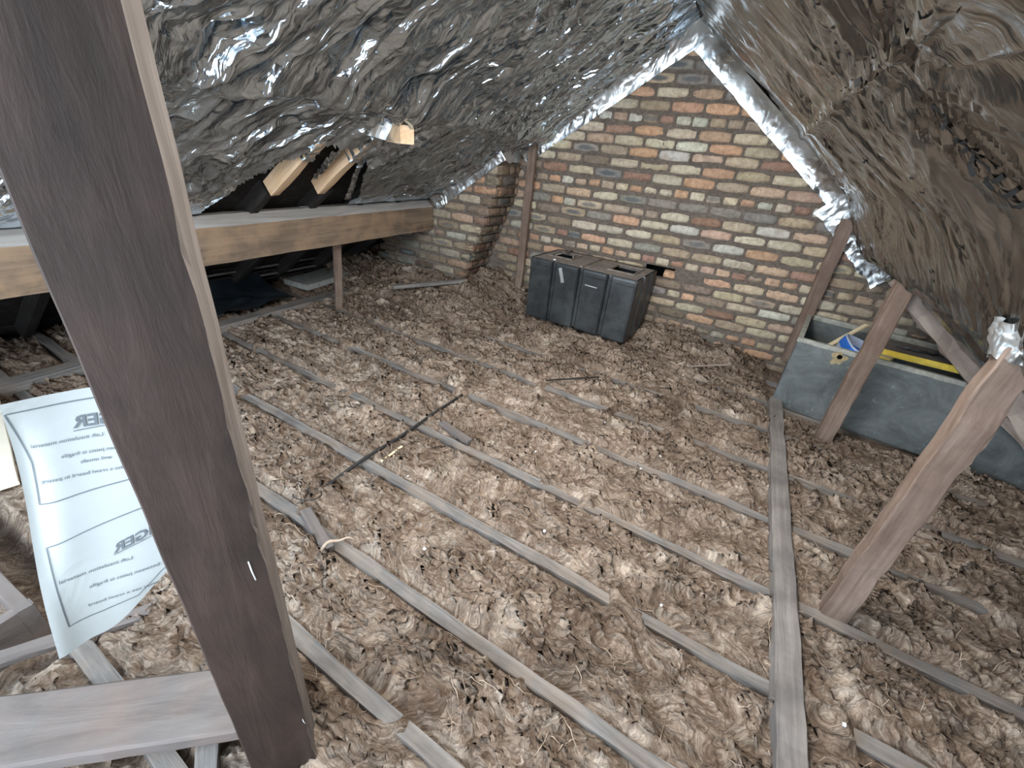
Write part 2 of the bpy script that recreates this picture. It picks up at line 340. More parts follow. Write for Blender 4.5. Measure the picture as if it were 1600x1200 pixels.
def foil_z(x, y):
    """height of the underside of the foil; positive d pushes it down into the loft"""
    x = np.asarray(x, float); y = np.asarray(y, float)
    left = x < RX
    base = np.where(left, RZ - SL * (RX - x), RZ - SR * (x - RX))
    # left: purlin bulge, diagonal taut creases, loose pleats
    wx = x + .10 * fbm(x * 2.2, y * 2.2, 40, 2); wy = y + .10 * fbm(x * 2.2 + 5, y * 2.2, 44, 2)
    u = wx * .90 + wy * .43; v = -wx * .43 + wy * .90
    cL = (1 - np.abs(pn(u * 1.3, v * 9, 3)) * 2.2) * .010 + (1 - np.abs(pn(u * 2.6, v * 19, 5)) * 2.2) * .0055 + (1 - np.abs(pn(u * 7, v * 30, 7)) * 2.2) * .0022
    dL = .060 * g(x, -.02, .075) + .018 * g(x, .10, .2) + .018 * np.abs(np.sin((y + .25) * math.pi / .42)) + cL * (1.5 + .9 * sst(-2.2, -.3, y)) + .7 * radial(x, y, STARS_L, 60) + .018 * fbm(x * 2, y * 2, 9, 3)
    dL = (dL + .03 * g(x, -.45, .25) * sst(-2.0, -1.3, y)) * (.1 + .9 * sst(-.93, -.72, x))
    # right: purlin, seam, broad soft waves
    u2 = wx * .93 - wy * .36; v2 = wx * .36 + wy * .93
    cR = (1 - np.abs(pn(u2 * .9, v2 * 4.2, 13)) * 2.0) * .016 + (1 - np.abs(pn(u2 * 2, v2 * 11, 15)) * 2.2) * .006 + (1 - np.abs(pn(u2 * 7, v2 * 26, 17)) * 2.2) * .0016
    dR = .115 * sst(2.10, 2.33, x) + .025 * g(x, 2.33, .07) + .016 * g(x, 1.75, .015) + cR + .6 * radial(x, y, STARS_R, 90) + .020 * fbm(x * 1.6, y * 1.6, 19, 3) + .008 * sst(1.9, 2.3, x) * fbm(x * 14, y * 14, 30, 2)
    near_ridge = sst(0, .12, np.abs(x - RX))
    return base - np.where(left, dL, dR) * (0.15 + .85 * near_ridge)
def inpoly(x, y, P):
    r = np.zeros(x.shape, bool); n = len(P)
    for i in range(n):
        x1, y1 = P[i]; x2, y2 = P[(i + 1) % n]
        r ^= ((y1 > y) != (y2 > y)) & (x < (x2 - x1) * (y - y1) / (y2 - y1 + 1e-12) + x1)
    return r
ceiling = empty('ceiling', kind='structure', label='foil-lined pitched roof underside with crinkled silver blanket', cat='ceiling')
YB = -4.9
HOLE = [(-.93, -2.38), (-.66, -2.30), (-.47, -2.20), (-.36, -2.10), (-.33, -1.90), (-.37, -1.72), (-.50, -1.62), (-.74, -1.43), (-.93, -1.36)]
# left sheet
xs = np.arange(-.925, RX + .001, .0085); ys = np.arange(YB, -.004, .0085)
X, Y = np.meshgrid(xs, ys, indexing='ij'); Z = foil_z(X, Y)
Xj = X - .012 * pn(X * 9, Y * 9, 71); Yj = Y + .012 * pn(X * 9, Y * 9, 73)
xc = (X[:-1, :-1] + X[1:, 1:]) / 2; yc = (Y[:-1, :-1] + Y[1:, 1:]) / 2
ed = .02 * pn(xc * 8, yc * 8, 50)
keep = ~inpoly(xc + ed, yc + ed, HOLE) & ~((yc > -.405) & (xc < -.285))
fo, _ = fast_mesh('foil_sheet', np.stack([Xj, Yj, Z], -1).reshape(-1, 3), grid_faces(len(xs), len(ys), keep), M['foil'], ceiling)
# right sheet
xs = np.arange(RX, 3.45, .0095); X, Y = np.meshgrid(xs, ys, indexing='ij'); Z = foil_z(X, Y)
Xj = X; xc = (X[:-1, :-1] + X[1:, 1:]) / 2; yc = (Y[:-1, :-1] + Y[1:, 1:]) / 2
edge = 2.50 + .06 * fbm(yc * 5, yc * 0 + 3, 52, 2)
keep = ~((yc > -.985) & (xc > edge))
fo2, _ = fast_mesh('foil_sheet', np.stack([Xj, Y, Z], -1).reshape(-1, 3), grid_faces(len(xs), len(ys), keep), M['foil_right'], ceiling)
fo2['label'] = 'foil sheet of the right-hand slope with its dim reflections put into the colour'
# sarking boards above (run along the loft)
for side, sx, x_end in ((-1, SL, -2.75), (1, SR, 4.5)):
    bv, bf = [], []
    L = abs(x_end - RX); n = int(L / .17)
    for i in range(n):
        a0, a1 = i * L / n, (i + 1) * L / n - .008
        off = .10 + random.uniform(0, .012); q0 = len(bv)
        for yy in (YB - .1, .12):
            for (aa, oo) in ((a0, 0), (a1, 0), (a1, .02), (a0, .02)):
                bv.append((RX + side * aa, yy, RZ - sx * aa + off + oo))
        bf += [(q0, q0 + 1, q0 + 2, q0 + 3), (q0 + 7, q0 + 6, q0 + 5, q0 + 4)] + [(q0 + k, q0 + 4 + k, q0 + 4 + (k + 1) % 4, q0 + (k + 1) % 4) for k in range(4)]
    o = link('sarking_board', bv, bf, M['sark'], ceiling); o['kind'] = 'stuff'
    # weatherproof deck above the boards
    dk = [(RX, YB - .1, RZ + .16), (RX, .2, RZ + .16), (x_end, .2, RZ - sx * L + .16), (x_end, YB - .1, RZ - sx * L + .16)]
    link('roof_deck', dk + [(p[0], p[1], p[2] + .02) for p in dk], [(0, 1, 2, 3), (7, 6, 5, 4), (0, 4, 5, 1), (1, 5, 6, 2), (2, 6, 7, 3), (3, 7, 4, 0)], M['sark'], ceiling)
# exposed old rafters seen through the gaps
for i, yy in enumerate(np.arange(-2.9, -.3, .42)):
    timber('rafter', (-.80, yy, RZ - SL * 1.75 + .055), (-2.2, yy, RZ - SL * 3.15 + .055), .05, .09, M['sark'], ceiling, up=(SL, 0, 1), seg=4, seed=i)

# foil flaps taped down onto the brickwork
def flap(p0, p1, width, ny, seed, name='foil_flap', crumple=.008, taper=None, jag=.004):
    """strip hanging down the wall from the line p0-p1; ny = outward normal axis"""
    p0 = Vector(p0); p1 = Vector(p1); L = (p1 - p0).length; nu = max(8, int(L / .012)); nv = 16
    V = []
    along = (p1 - p0).normalized(); nrm = Vector(ny); dn = along.cross(nrm); dn = dn if dn.z < 0 else -dn
    for i in range(nu):
        t = i / (nu - 1); w = width if taper is None else width + (taper - width) * t
        for j in range(nv):
            s_ = j / (nv - 1); a_ = t * L
            f_ = float(pn(a_ * 22, s_ * 2.2, seed)) * crumple + float(pn(a_ * 60, s_ * 5, seed + 2)) * crumple * .4
            rise = .055 * (1 - s_) ** 2.2
            e_ = float(pn(a_ * 12, 3.3, seed + 5)) * jag * s_
            V.append(p0 + along * a_ + dn * (s_ * w + e_) + nrm * (.006 + abs(f_) * (1.2 - s_) + rise))
    o, _ = fast_mesh(name, np.array([tuple(v_) for v_ in V]), grid_faces(nu, nv), M['foil_tape'], ceiling)
    return o
flap((RX + .03, 0, RZ - .0), (-.285, 0, RZ - SL * (RX + .285) + .0), .125, (0, -1, 0), 1)
flap((RX - .03, 0, RZ - .0), (2.16, 0, RZ - SR * (2.16 - RX) + .01), .125, (0, -1, 0), 2)
flap((2.12, 0, RZ - SR * (2.12 - RX) + .01), (2.62, 0, .88), .20, (0, -1, 0), 3, crumple=.03, jag=.015)
flap((-.28, -.405, RZ - SL * (RX + .28) + .02), (-.92, -.405, .895), .13, (0, -1, 0), 4, crumple=.012)
flap((-.275, -.40, 1.42), (-.275, -.02, 1.42), .20, (1, 0, 0), 5, crumple=.014, jag=.02)
# ridge tape and seam tape
def strip(name, pts, w, lift, material, parent, along_y=True):
    V = []
    for (px, py) in pts:
        for s_ in (-.5, -.17, .17, .5):
            xx, yy = (px + s_ * w, py) if along_y else (px, py + s_ * w)
            V.append((xx, yy, float(foil_z(xx, yy)) - lift))
    o, _ = fast_mesh(name, np.array(V), grid_faces(len(pts), 4), material, parent); return o
strip('seam_tape', [(1.75 + .004 * math.sin(k), -4.6 + k * .02) for k in range(170)], .022, .004, M['foil_right'], ceiling)

# printed strokes on the right-hand foil
def print_mark(cx, cy, size, kind, rot=0.):
    polys = {'I': [[(0, 1), (0, 0)]], 'J': [[(0, 1), (0, .25), (-.12, .03), (-.3, .05)]], 'C': [[(.4, .9), (.1, .95), (-.05, .6), (0, .2), (.3, .02), (.45, .12)]],
             'H': [[(0, 1), (0, 0)], [(.4, 1), (.4, 0)], [(0, .5), (.4, .5)]], 'F': [[(0, 1), (0, 0)], [(0, 1), (.4, 1)], [(0, .55), (.3, .55)]], '-': [[(0, .5), (.5, .5)]],
             'O': [[(.3, 1), (0, .7), (0, .3), (.3, 0), (.6, .3), (.6, .7), (.3, 1)]]}[kind]
    V, F = [], []
    ca, sa = math.cos(rot), math.sin(rot); w = size * .07
    for pl in polys:
        P = []
        for (a_, b2), (c2, d2) in zip(pl[:-1], pl[1:]):
            for k in range(5): P.append((a_ + (c2 - a_) * k / 5, b2 + (d2 - b2) * k / 5))
        P.append(pl[-1])
        q0 = len(V)
        for i, (a_, b2) in enumerate(P):
            nx, ny = P[min(i + 1, len(P) - 1)], P[max(i - 1, 0)]; tx, ty = nx[0] - ny[0], nx[1] - ny[1]; l_ = math.hypot(tx, ty) or 1
            for s_ in (-1, 1):
                lx, ly = a_ * size - ty / l_ * w * s_, b2 * size + tx / l_ * w * s_
                xx, yy = cx + lx * ca - ly * sa, cy + lx * sa + ly * ca
                V.append((xx, yy, float(foil_z(xx, yy)) - .007))
        for i in range(len(P) - 1): F.append((q0 + 2 * i, q0 + 2 * i + 1, q0 + 2 * i + 3, q0 + 2 * i + 2))
    return V, F
MARKS = [(1.61, -2.40, .045, 'J'), (1.655, -2.37, .045, 'I'), (1.685, -2.36, .045, '-'), (1.715, -2.35, .045, 'F'), (1.75, -2.34, .045, 'I'), (1.855, -2.63, .050, 'O'), (1.89, -2.63, .050, '-'), (1.915, -2.63, .050, 'H'), (1.95, -2.63, .050, 'C'), (1.985, -2.64, .050, 'F'), (2.01, -2.65, .050, 'H'),
         (1.99, -2.08, .040, 'J'), (2.03, -2.07, .040, 'J'), (2.16, -2.10, .035, 'I'), (2.175, -2.10, .035, 'I'), (2.21, -2.10, .035, '-'), (1.93, -1.60, .045, 'J'), (1.975, -1.60, .045, 'C'), (2.04, -1.80, .04, 'C'), (2.08, -1.80, .04, 'J'),
         (2.24, -1.72, .03, 'I'), (2.255, -1.72, .03, 'I'), (2.30, -1.40, .03, 'H'), (2.46, -1.62, .03, 'H'), (2.52, -1.95, .03, 'I')]
V, F = [], []
for (mx, my, ms, mk) in MARKS:
    v_, f_ = print_mark(mx, my, ms, mk, .12); q0 = len(V); V += v_; F += [tuple(i + q0 for i in ff) for ff in f_]
o = link('foil_print', V, F, M['ink'], ceiling); o['label'] = 'black printed letters on the foil'

# fresh sawn rafter ends poking out of the foil on the left
def sleeve_rafter(y, xa, xb, lab):
    t = empty('rafter_end', (xb, y, RZ - SL * (RX - xb)), label=lab, cat='rafter', group=None)
    za, zb = RZ - SL * (RX - xa) + .01, RZ - SL * (RX - xb) + .01
    timber('timber', (xa, y, za), (xb, y, zb), .055, .085, M['new_wood'], t, up=(SL, 0, 1), seg=5, seed=int(y * 10))
    k = .36; xm = xa + (xb - xa) * k; zm = za + (zb - za) * k
    s_ = timber('foil_wrap', (xa + .02, y, za + .014), (xm, y, zm), .062, .092, M['foil_tape'], t, up=(SL, 0, 1), seg=10, wob=.004, seed=4)
    return t
sleeve_rafter(-2.075, -.30, -.745, 'fresh pale sawn rafter end poking from the foil hole, nearer the big dark post')
sleeve_rafter(-1.765, -.30, -.745, 'fresh pale sawn rafter end poking from the foil hole, further from the dark post')
# torn foil tatters hanging in the opening
for i, (x0, y0, x1, y1) in enumerate([(-.40, -1.90, -.62, -1.88), (-.40, -1.70, -.84, -1.45)]):
    V = []; nu, nv = 26, 5
    for a_ in range(nu):
        t_ = a_ / (nu - 1)
        for b2 in range(nv):
            s_ = b2 / (nv - 1) - .5
            xx = x0 + (x1 - x0) * t_ + .008 * float(pn(a_ * .5, b2, 31 + i)); yy = y0 + (y1 - y0) * t_ + s_ * .05
            V.append((xx, yy, RZ - SL * (RX - xx) - .02 + .02 * float(pn(a_ * .7, b2 * 1.1, 33 + i)) + .02 * abs(s_)))
    fast_mesh('foil_tatter', np.array(V), grid_faces(nu, nv), M['foil'], ceiling)
# stub of timber half wrapped in foil under the left purlin
st = empty('timber_stub', (-.12, -1.72, 1.36), label='short square fresh timber stub half wrapped in white foil below the purlin', cat='timber')
timber('timber', (-.30, -1.62, 1.335), (-.075, -1.735, 1.335), .075, .085, M['new_wood'], st, seg=4)
V = [(-.28, -1.90, 1.325), (-.165, -1.80, 1.30), (-.04, -1.78, 1.50), (-.06, -1.98, 1.50), (-.16, -1.72, 1.30), (-.03, -1.66, 1.50)]
link('foil_wrap', [tuple(Vector(p) - st.location) for p in V], [(0, 1, 2, 3), (1, 4, 5, 2), (0, 3, 5, 4), (0, 4, 1)], M['foil_tape'], st)

# ------------------------------------------------------------------ gable wall, brick by brick
HP, CO, Z0 = .1165, .08155, 1.6174
wall = empty('wall_back', kind='structure', label='brick gable wall of worn buff, orange and grey bricks', cat='wall')
def brick_mesh(L, H, D, seed, wear):
    r = random.Random(seed); hx, hz = L / 2, H / 2
    ring = []
    nx = 3 if L > .15 else 1
    for k in range(nx + 1): ring.append((-hx + L * k / nx, -hz))
    ring.append((hx, 0))
    for k in range(nx + 1): ring.append((hx - L * k / nx, hz))
    ring.append((-hx, 0))
    n = len(ring); V = []
    rad = .010 + wear * .006
    for (x, z) in ring: V.append((x * 1.0, D, z * 1.0))
    J = []
    for (x, z) in ring:
        c_ = (abs(x) > hx * .9 and abs(z) > hz * .9)
        k = r.uniform(.0, .006) * wear + (.006 if c_ else 0)
        J.append((x - math.copysign(k, x) if abs(x) > hx * .9 else x, z - math.copysign(k, z) if abs(z) > hz * .5 else z))
    for (x, z) in J: V.append((x, .007, z))
    for (x, z) in J:
        V.append((x - (math.copysign(rad, x) if abs(x) > hx * .9 else 0), r.uniform(-.0015, .002), z - (math.copysign(rad, z) if abs(z) > hz * .5 else 0)))
    F = []
    for a_ in (0, n):
        for k in range(n): F.append((a_ + k, a_ + (k + 1) % n, a_ + n + (k + 1) % n, a_ + n + k))
    F.append(tuple(range(2 * n, 3 * n)))
    me = bpy.data.meshes.new('brick'); me.from_pydata(V, [], F); me.update(); me.materials.append(M['brick'])
    me.polygons.foreach_set('use_smooth', [True] * len(me.polygons)); return me
BS = [brick_mesh(.2235, .0685, .09, 10 + k, .3 + .25 * k) for k in range(5)]
BH = [brick_mesh(.1065, .0685, .09, 30 + k, .6 + .25 * k) for k in range(5)]
PAL = {'cream': (.50, .43, .32), 'buff': (.43, .35, .25), 'pale': (.52, .49, .41), 'orange': (.50, .31, .20), 'pink': (.46, .325, .235), 'red': (.31, .19, .14), 'tan': (.35, .275, .20), 'grey': (.26, .235, .205), 'brown': (.24, .185, .14)}
def bcol(nm, dim=1.):
    c_ = PAL[nm]; j = random.uniform(.86, 1.12); frog = 1.0
    if nm in ('grey', 'tan', 'buff') and random.random() < (.5 if nm == 'grey' else .16): frog = random.uniform(.05, .45)
    j *= 1.15; return (c_[0] * j * dim * random.uniform(.96, 1.04), c_[1] * j * dim, c_[2] * j * dim * random.uniform(.94, 1.06), frog)
def pick(): return random.choices(['cream', 'buff', 'pale', 'orange', 'pink', 'red', 'tan', 'grey', 'brown'], [22, 22, 8, 11, 16, 4, 13, 9, 7])[0]
HB = ['orange', 'pale', 'pink', 'orange', 'tan', 'cream', 'orange', 'cream', 'cream', 'orange', 'cream', 'buff', 'cream', 'orange', 'pale', 'cream', 'red', 'pale', 'cream']
HA = {4: 'pink', 5: 'pale', 6: 'tan', 7: 'red', 8: 'pale', 9: 'pale', 10: 'tan', 11: 'tan', 12: 'tan', 3: 'pale', 2: 'brown'}
PH = {7: .165, 6: .045, 5: .17, 4: .046, 3: .167, 2: .053, 1: .18, -1: .182, -2: .042, -3: .171, -4: .040, -5: .160, -7: .167, -8: .049, -9: .148, -10: .031, -11: .133, -13: .026, -14: .135, -15: .022, -16: .119, -17: .218, -19: .02, -20: .13}
ZE = {-2: .007, -3: .018, -4: .018, -5: .018, -6: .014, -7: .012, -8: .010, -9: .014, -10: .006, -11: -.004, -12: -.004, -13: -.006, -14: -.006, -15: .004, -16: 0, -17: .01}
KNOWN = {(3, 2): 'grey'}
cells = []
def rz_at(x): return RZ - (SL * (RX - x) if x < RX else SR * (x - RX))
HOLE_X = (.985, 1.215)
for v_ in range(7, -21, -1):
    zc = Z0 + v_ * CO + ZE.get(v_, 0)
    if v_ in (0, -6, -12, -18):
        sh = {0: .0, -6: .0, -12: -.012, -18: -.02}[v_]
        for i in range(-5, 26):
            x = (i + .5) * HP + sh
            nm = HB[i] if (v_ == -6 and 0 <= i < 19) else HA.get(i, pick()) if v_ == 0 else random.choices(['orange', 'pink', 'buff', 'cream', 'tan', 'red'], [3, 5, 4, 3, 5, 3])[0]
            cells.append((x, zc, HP, nm, v_))
    else:
        ph = PH.get(v_, .1)
        for i in range(-3, 13):
            x = ph + (i + .5) * 2 * HP
            nm = pick()
            if v_ == -7 and i > 1: nm = 'grey' if random.random() < .8 else nm
            if v_ in (3, 4): nm = 'grey' if i in (3, 4) else nm
            if v_ == -13 and HOLE_X[0] < x + .12 and x - .12 < HOLE_X[1] + .0:
                if x < 1.1: cells.append((1.13 + .045, zc - .012, HP * .9, 'orange', v_))
                continue
            if random.random() < .05 and v_ not in (1, 2, 3, -1):
                cells.append((x - HP / 2, zc, HP, pick(), v_)); cells.append((x + HP / 2, zc, HP, pick(), v_))
            else: cells.append((x, zc, 2 * HP, nm, v_))
vis, hid = [], []
for c_ in cells:
    x, z, w, nm, v_ = c_
    if x < -.45 or x > 3.15 or z < -.05 or z + .02 > rz_at(x) + .02: continue
    behind = (z < .40 and x > 2.25) or (z < .34 and .22 < x < .93) or x > 2.95 or z < .05 or z > rz_at(x) - .07 or (x < -.33)
    (hid if behind else vis).append(c_)
vis = vis[:300]
for (x, z, w, nm, v_) in vis:
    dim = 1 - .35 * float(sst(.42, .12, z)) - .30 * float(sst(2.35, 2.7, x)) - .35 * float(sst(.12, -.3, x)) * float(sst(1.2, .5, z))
    o = bpy.data.objects.new('brick', random.choice(BS if w > .15 else BH)); COL.objects.link(o); o.parent = wall
    o.location = (x, random.uniform(-.006, .004), z + random.uniform(-.002, .002)); o.rotation_euler = (random.uniform(-.012, .012), random.uniform(-.012, .012), random.uniform(-.02, .02))
    if w not in (HP, 2 * HP): o.scale = (.9, 1, .85); o.location.y = -.012
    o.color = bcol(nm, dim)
# the bricks nobody can pick apart, joined
V, F = [], []
for (x, z, w, nm, v_) in hid:
    me = random.choice(BS if w > .15 else BH); q0 = len(V); V += [(p.co.x + x, p.co.y, p.co.z + z) for p in me.vertices]; F += [tuple(i + q0 for i in p.vertices) for p in me.polygons]
o = link('brickwork', V, F, M['brick'], wall, True); o['kind'] = 'stuff'; o.color = (.26, .205, .15, 1)
# mortar bed with the missing-brick hole
xs = np.arange(-1.5, 4.4, HP / 4); zs = np.arange(-.2, 2.35, CO / 4); X, Z = np.meshgrid(xs, zs, indexing='ij')
Yw = .0085 + .004 * pn(X * 30, Z * 30, 80) + .004 * pn(X * 8, Z * 8, 82)
xc = (X[:-1, :-1] + X[1:, 1:]) / 2; zc_ = (Z[:-1, :-1] + Z[1:, 1:]) / 2; zh = Z0 - 13 * CO - .006
keep = ~((xc > HOLE_X[0]) & (xc < HOLE_X[1]) & (abs(zc_ - zh) < .043))
fast_mesh('mortar', np.stack([X, Yw, Z], -1).reshape(-1, 3), grid_faces(len(xs), len(zs), keep), M['mortar'], wall)
hb = [(HOLE_X[0] - .03, .0, zh - .05), (HOLE_X[1] + .03, .0, zh - .05), (HOLE_X[1] + .03, .0, zh + .05), (HOLE_X[0] - .03, 0, zh + .05)]
hb = [(a_, .02, c_) for a_, _, c_ in hb] + [(a_, .16, c_) for a_, _, c_ in hb]
link('putlog_hole', hb, [(4, 5, 6, 7), (0, 1, 5, 4), (1, 2, 6, 5), (2, 3, 7, 6), (3, 0, 4, 7)], M['dark'], wall)  # black lining, the recess's shade put into its colour
# solid outer leaf behind
link('outer_leaf', [(-2.4, .17, -.2), (4.4, .17, -.2), (4.4, .17, 2.5), (-2.4, .17, 2.5), (-2.4, .2, -.2), (4.4, .2, -.2), (4.4, .2, 2.5), (-2.4, .2, 2.5)], [(0, 1, 2, 3), (7, 6, 5, 4), (0, 4, 5, 1), (1, 5, 6, 2), (2, 6, 7, 3), (3, 7, 4, 0)], M['mortar'], wall)

# ------------------------------------------------------------------ corbelled chimney breast
chim = empty('wall_chimney_breast', kind='structure', label='corbelled brick chimney breast in the corner left of the gable', cat='chimney')
CY = -.40
def cx_at(z):  # right-hand face steps inwards course by course below 0.95 m
    k = max(0, math.ceil((.955 - z) / CO - .01)); return -.278 - .031 * k
nch = 0
for r_ in range(0, 18):
    z = .955 - CO / 2 - CO * (r_ - 5)
    if z < .0: continue
    xr = cx_at(z) if z < .955 else -.278
    header = r_ % 3 == 0
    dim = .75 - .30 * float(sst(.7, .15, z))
    x = xr; first = True
    while x > -1.42:
        w = HP if (header or (first and r_ % 2)) else 2 * HP
        if header and random.random() < .3: w = 2 * HP
        xm = x - w / 2
        if z + .02 < rz_at(xm) and nch < 150:
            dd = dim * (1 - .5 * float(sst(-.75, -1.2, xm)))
            o = bpy.data.objects.new('brick', random.choice(BS if w > .15 else BH)); COL.objects.link(o); o.parent = chim; nch += 1
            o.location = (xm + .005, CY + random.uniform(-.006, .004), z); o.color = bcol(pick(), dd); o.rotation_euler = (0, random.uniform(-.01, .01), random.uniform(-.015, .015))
        x -= w; first = False
    # return face (facing +x)
    y = CY
    pat = [2 * HP, HP, HP] if r_ % 2 == 0 else [HP, 2 * HP, HP]
    for w in pat:
        if y > -.03: break
        ym = y + w / 2; o = bpy.data.objects.new('brick', random.choice(BS if w > .15 else BH)); COL.objects.link(o); o.parent = chim
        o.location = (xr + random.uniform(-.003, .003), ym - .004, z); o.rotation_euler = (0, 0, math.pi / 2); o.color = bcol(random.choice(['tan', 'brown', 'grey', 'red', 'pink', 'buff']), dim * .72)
        y += w
    # mortar core of this course
    xa = xr - .009; q = [(-1.5, CY + .009), (xa, CY + .009), (xa, .02), (-1.5, .02)]
    link('mortar_bed', [(a_, b2, z - CO / 2) for a_, b2 in q] + [(a_, b2, z + CO / 2) for a_, b2 in q], [(3, 2, 1, 0), (4, 5, 6, 7), (0, 1, 5, 4), (1, 2, 6, 5), (2, 3, 7, 6), (3, 0, 4, 7)], M['mortar'], chim)

rear = empty('sky_leak_screen', kind='structure', label='added low screen blocking sky light at the left eaves behind the camera', cat='wall')  # unseen panel added to stop sky light leaking in at the eaves
link('leak_screen_panel', [(-2.9, -5.02, -.2), (-.75, -5.02, -.2), (-.75, -5.02, 1.0), (-1.6, -5.02, .40), (-2.9, -5.02, -.1), (-2.9, -5.12, -.2), (-.75, -5.12, -.2), (-.75, -5.12, 1.0), (-1.6, -5.12, .40), (-2.9, -5.12, -.1)],
     [(4, 3, 2, 1, 0), (5, 6, 7, 8, 9), (1, 2, 7, 6), (2, 3, 8, 7), (3, 4, 9, 8), (0, 1, 6, 5), (4, 0, 5, 9)], M['mortar'], rear)
# ------------------------------------------------------------------ floor: plasterboard, joists
floor = empty('floor', kind='structure', label='loft floor of parallel grey ceiling joists', cat='floor')
def jl(x, yj): return yj - .0587 * x
JY = [-3.63, -3.279, -2.988, -2.609, -2.239, -1.813, -1.402, -.987, -.591, -.20]
bx0, bx1 = -2.3, 4.2
for i, yj in enumerate(JY):
    xa = bx0 if i > 0 else .25
    timber('joist', (xa, jl(xa, yj), -.05), (bx1, jl(bx1, yj), -.05), .046, .10, M['joist'], floor, seg=40, wob=.0025, bev=.003, seed=i)
for i, yj in enumerate([-4.0, -4.4]):
    timber('joist', (.25, jl(.25, yj), -.05), (bx1, jl(bx1, yj), -.05), .046, .10, M['joist'], floor, seg=20, seed=30 + i)
pb = [(-2.4, -5.0, -.115), (4.4, -5.0, -.115), (4.4, .15, -.115), (-2.4, .15, -.115)]
HX0, HX1, HY0, HY1 = -.75, .10, -4.55, -3.70     # loft hatch opening
X_ = [-2.9, HX0, HX1, 4.6]; Y_ = [-5.0, HY0, HY1, .15]; V, F = [], []
for i in range(3):
    for j in range(3):
        if i == 1 and j == 1: continue
        q0 = len(V); V += [(X_[i], Y_[j], -.115), (X_[i + 1], Y_[j], -.115), (X_[i + 1], Y_[j + 1], -.115), (X_[i], Y_[j + 1], -.115)]; F.append((q0, q0 + 1, q0 + 2, q0 + 3))
link('plasterboard', V, F, M['plaster'], floor)

# ------------------------------------------------------------------ mineral wool
def wool_h(x, y):
    yy = y + .0587 * x
    js = np.array(JY)[:, None]
    d = np.min(np.abs(yy.ravel()[None, :] - js), axis=0).reshape(x.shape)
    wx = x + .16 * fbm(x * 2.6, y * 2.6, 100, 3); wy = y + .16 * fbm(x * 2.6 + 9, y * 2.6, 104, 3)
    wx2 = wx + .03 * pn(x * 12, y * 12, 105); wy2 = wy + .03 * pn(x * 12, y * 12, 106)
    b1 = np.abs(pn(wx * 4.2, wy * 5.5, 110)); b2 = np.abs(pn(wx2 * 11, wy2 * 13, 112)); b3 = np.abs(pn(wx2 * 26, wy2 * 30, 114)); b4 = np.abs(pn(wx2 * 55, wy2 * 60, 116))
    q1 = fbm(x * 2.1, y * 2.3, 170, 3) + .05 * pn(x * 16, y * 16, 175)
    rope = np.abs(pn(q1 * 13, (x + y) * 2.2, 180)); rope2 = np.abs(pn(q1 * 34, (x - y) * 5, 184))
    bil = .030 * np.minimum(rope, .6) + .011 * np.minimum(rope2, .6) + .85 * (.062 * np.minimum(b1, .55) + .048 * np.minimum(b2, .5) + .027 * b3 + .012 * b4)
    hb = -.030 + bil + .018 * fbm(x * 1.7, y * 1.7, 120, 2)
    far = sst(-2.2, -.4, y)
    hb = hb + .020 * far
    left = sst(.9, -.6, x)
    cov = sst(.02, .30, fbm(x * 3.2, yy * 3.0, 130, 3) + .30 * far + .13 * left * far - .40)
    edge_j = -.030 + .3 * bil + (.050) * cov
    mm = sst(.020, .062, d + .012 * pn(x * 14, y * 14, 131))
    h = hb * mm + edge_j * (1 - mm)
    # piled up against the gable and the chimney corner
    wallr = sst(-.62, -.08, y) * sst(1.5, .3, -x + 1.6) 
    h = h + .10 * sst(-.60, -.05, y) * sst(2.02, 1.72, x) * (.5 + .9 * np.clip(fbm(x * 2.5, y * 2.5, 140, 2) + .4, 0, 1))
    h = h + .15 * sst(.1, -.5, x) * sst(-1.2, -.35, y)
    h = h - .03 * sst(-1.35, -1.6, x)
    # flattened under the tank and around the cut-away by the hatch
    under = sst(2.05, 2.12, x) * sst(-.95, -.84, y); h = h * (1 - under) + np.minimum(h, -.02) * under
    ub = sst(.02, .14, x) * sst(1.12, 1.03, x) * sst(-.66, -.56, y); h = h * (1 - ub) + np.minimum(h, .075) * ub; fr = sst(.0, .2, x) * sst(1.25, 1.0, x) * g(y, -.66, .14); h = h + .055 * fr
    hatch = sst(.36, .24, x) * sst(-3.52, -3.62, y); h = h * (1 - hatch) + (-.108) * hatch
    return h, bil, b2, b3
def wool_patch(x0, x1, y0, y1, st_):
    xs = np.arange(x0, x1 + st_ * .5, st_); ys = np.arange(y0, y1 + st_ * .5, st_); X, Y = np.meshgrid(xs, ys, indexing='ij')
    H, bil, b2, b3 = wool_h(X, Y)
    e_ = .004
    H2, *_r = wool_h(X + e_, Y); H3, *_r = wool_h(X, Y + e_)
    gx, gy = (H2 - H) / e_, (H3 - H) / e_
    curl = .007
    k = np.clip(H * 12 + .6, 0, 1)
    Xd = X - curl * np.clip(gx, -1.1, 1.1) * k * -1; Yd = Y - curl * np.clip(gy, -1.1, 1.1) * k * -1
    return X, Y, Xd, Yd, H, xs, ys
wool = None
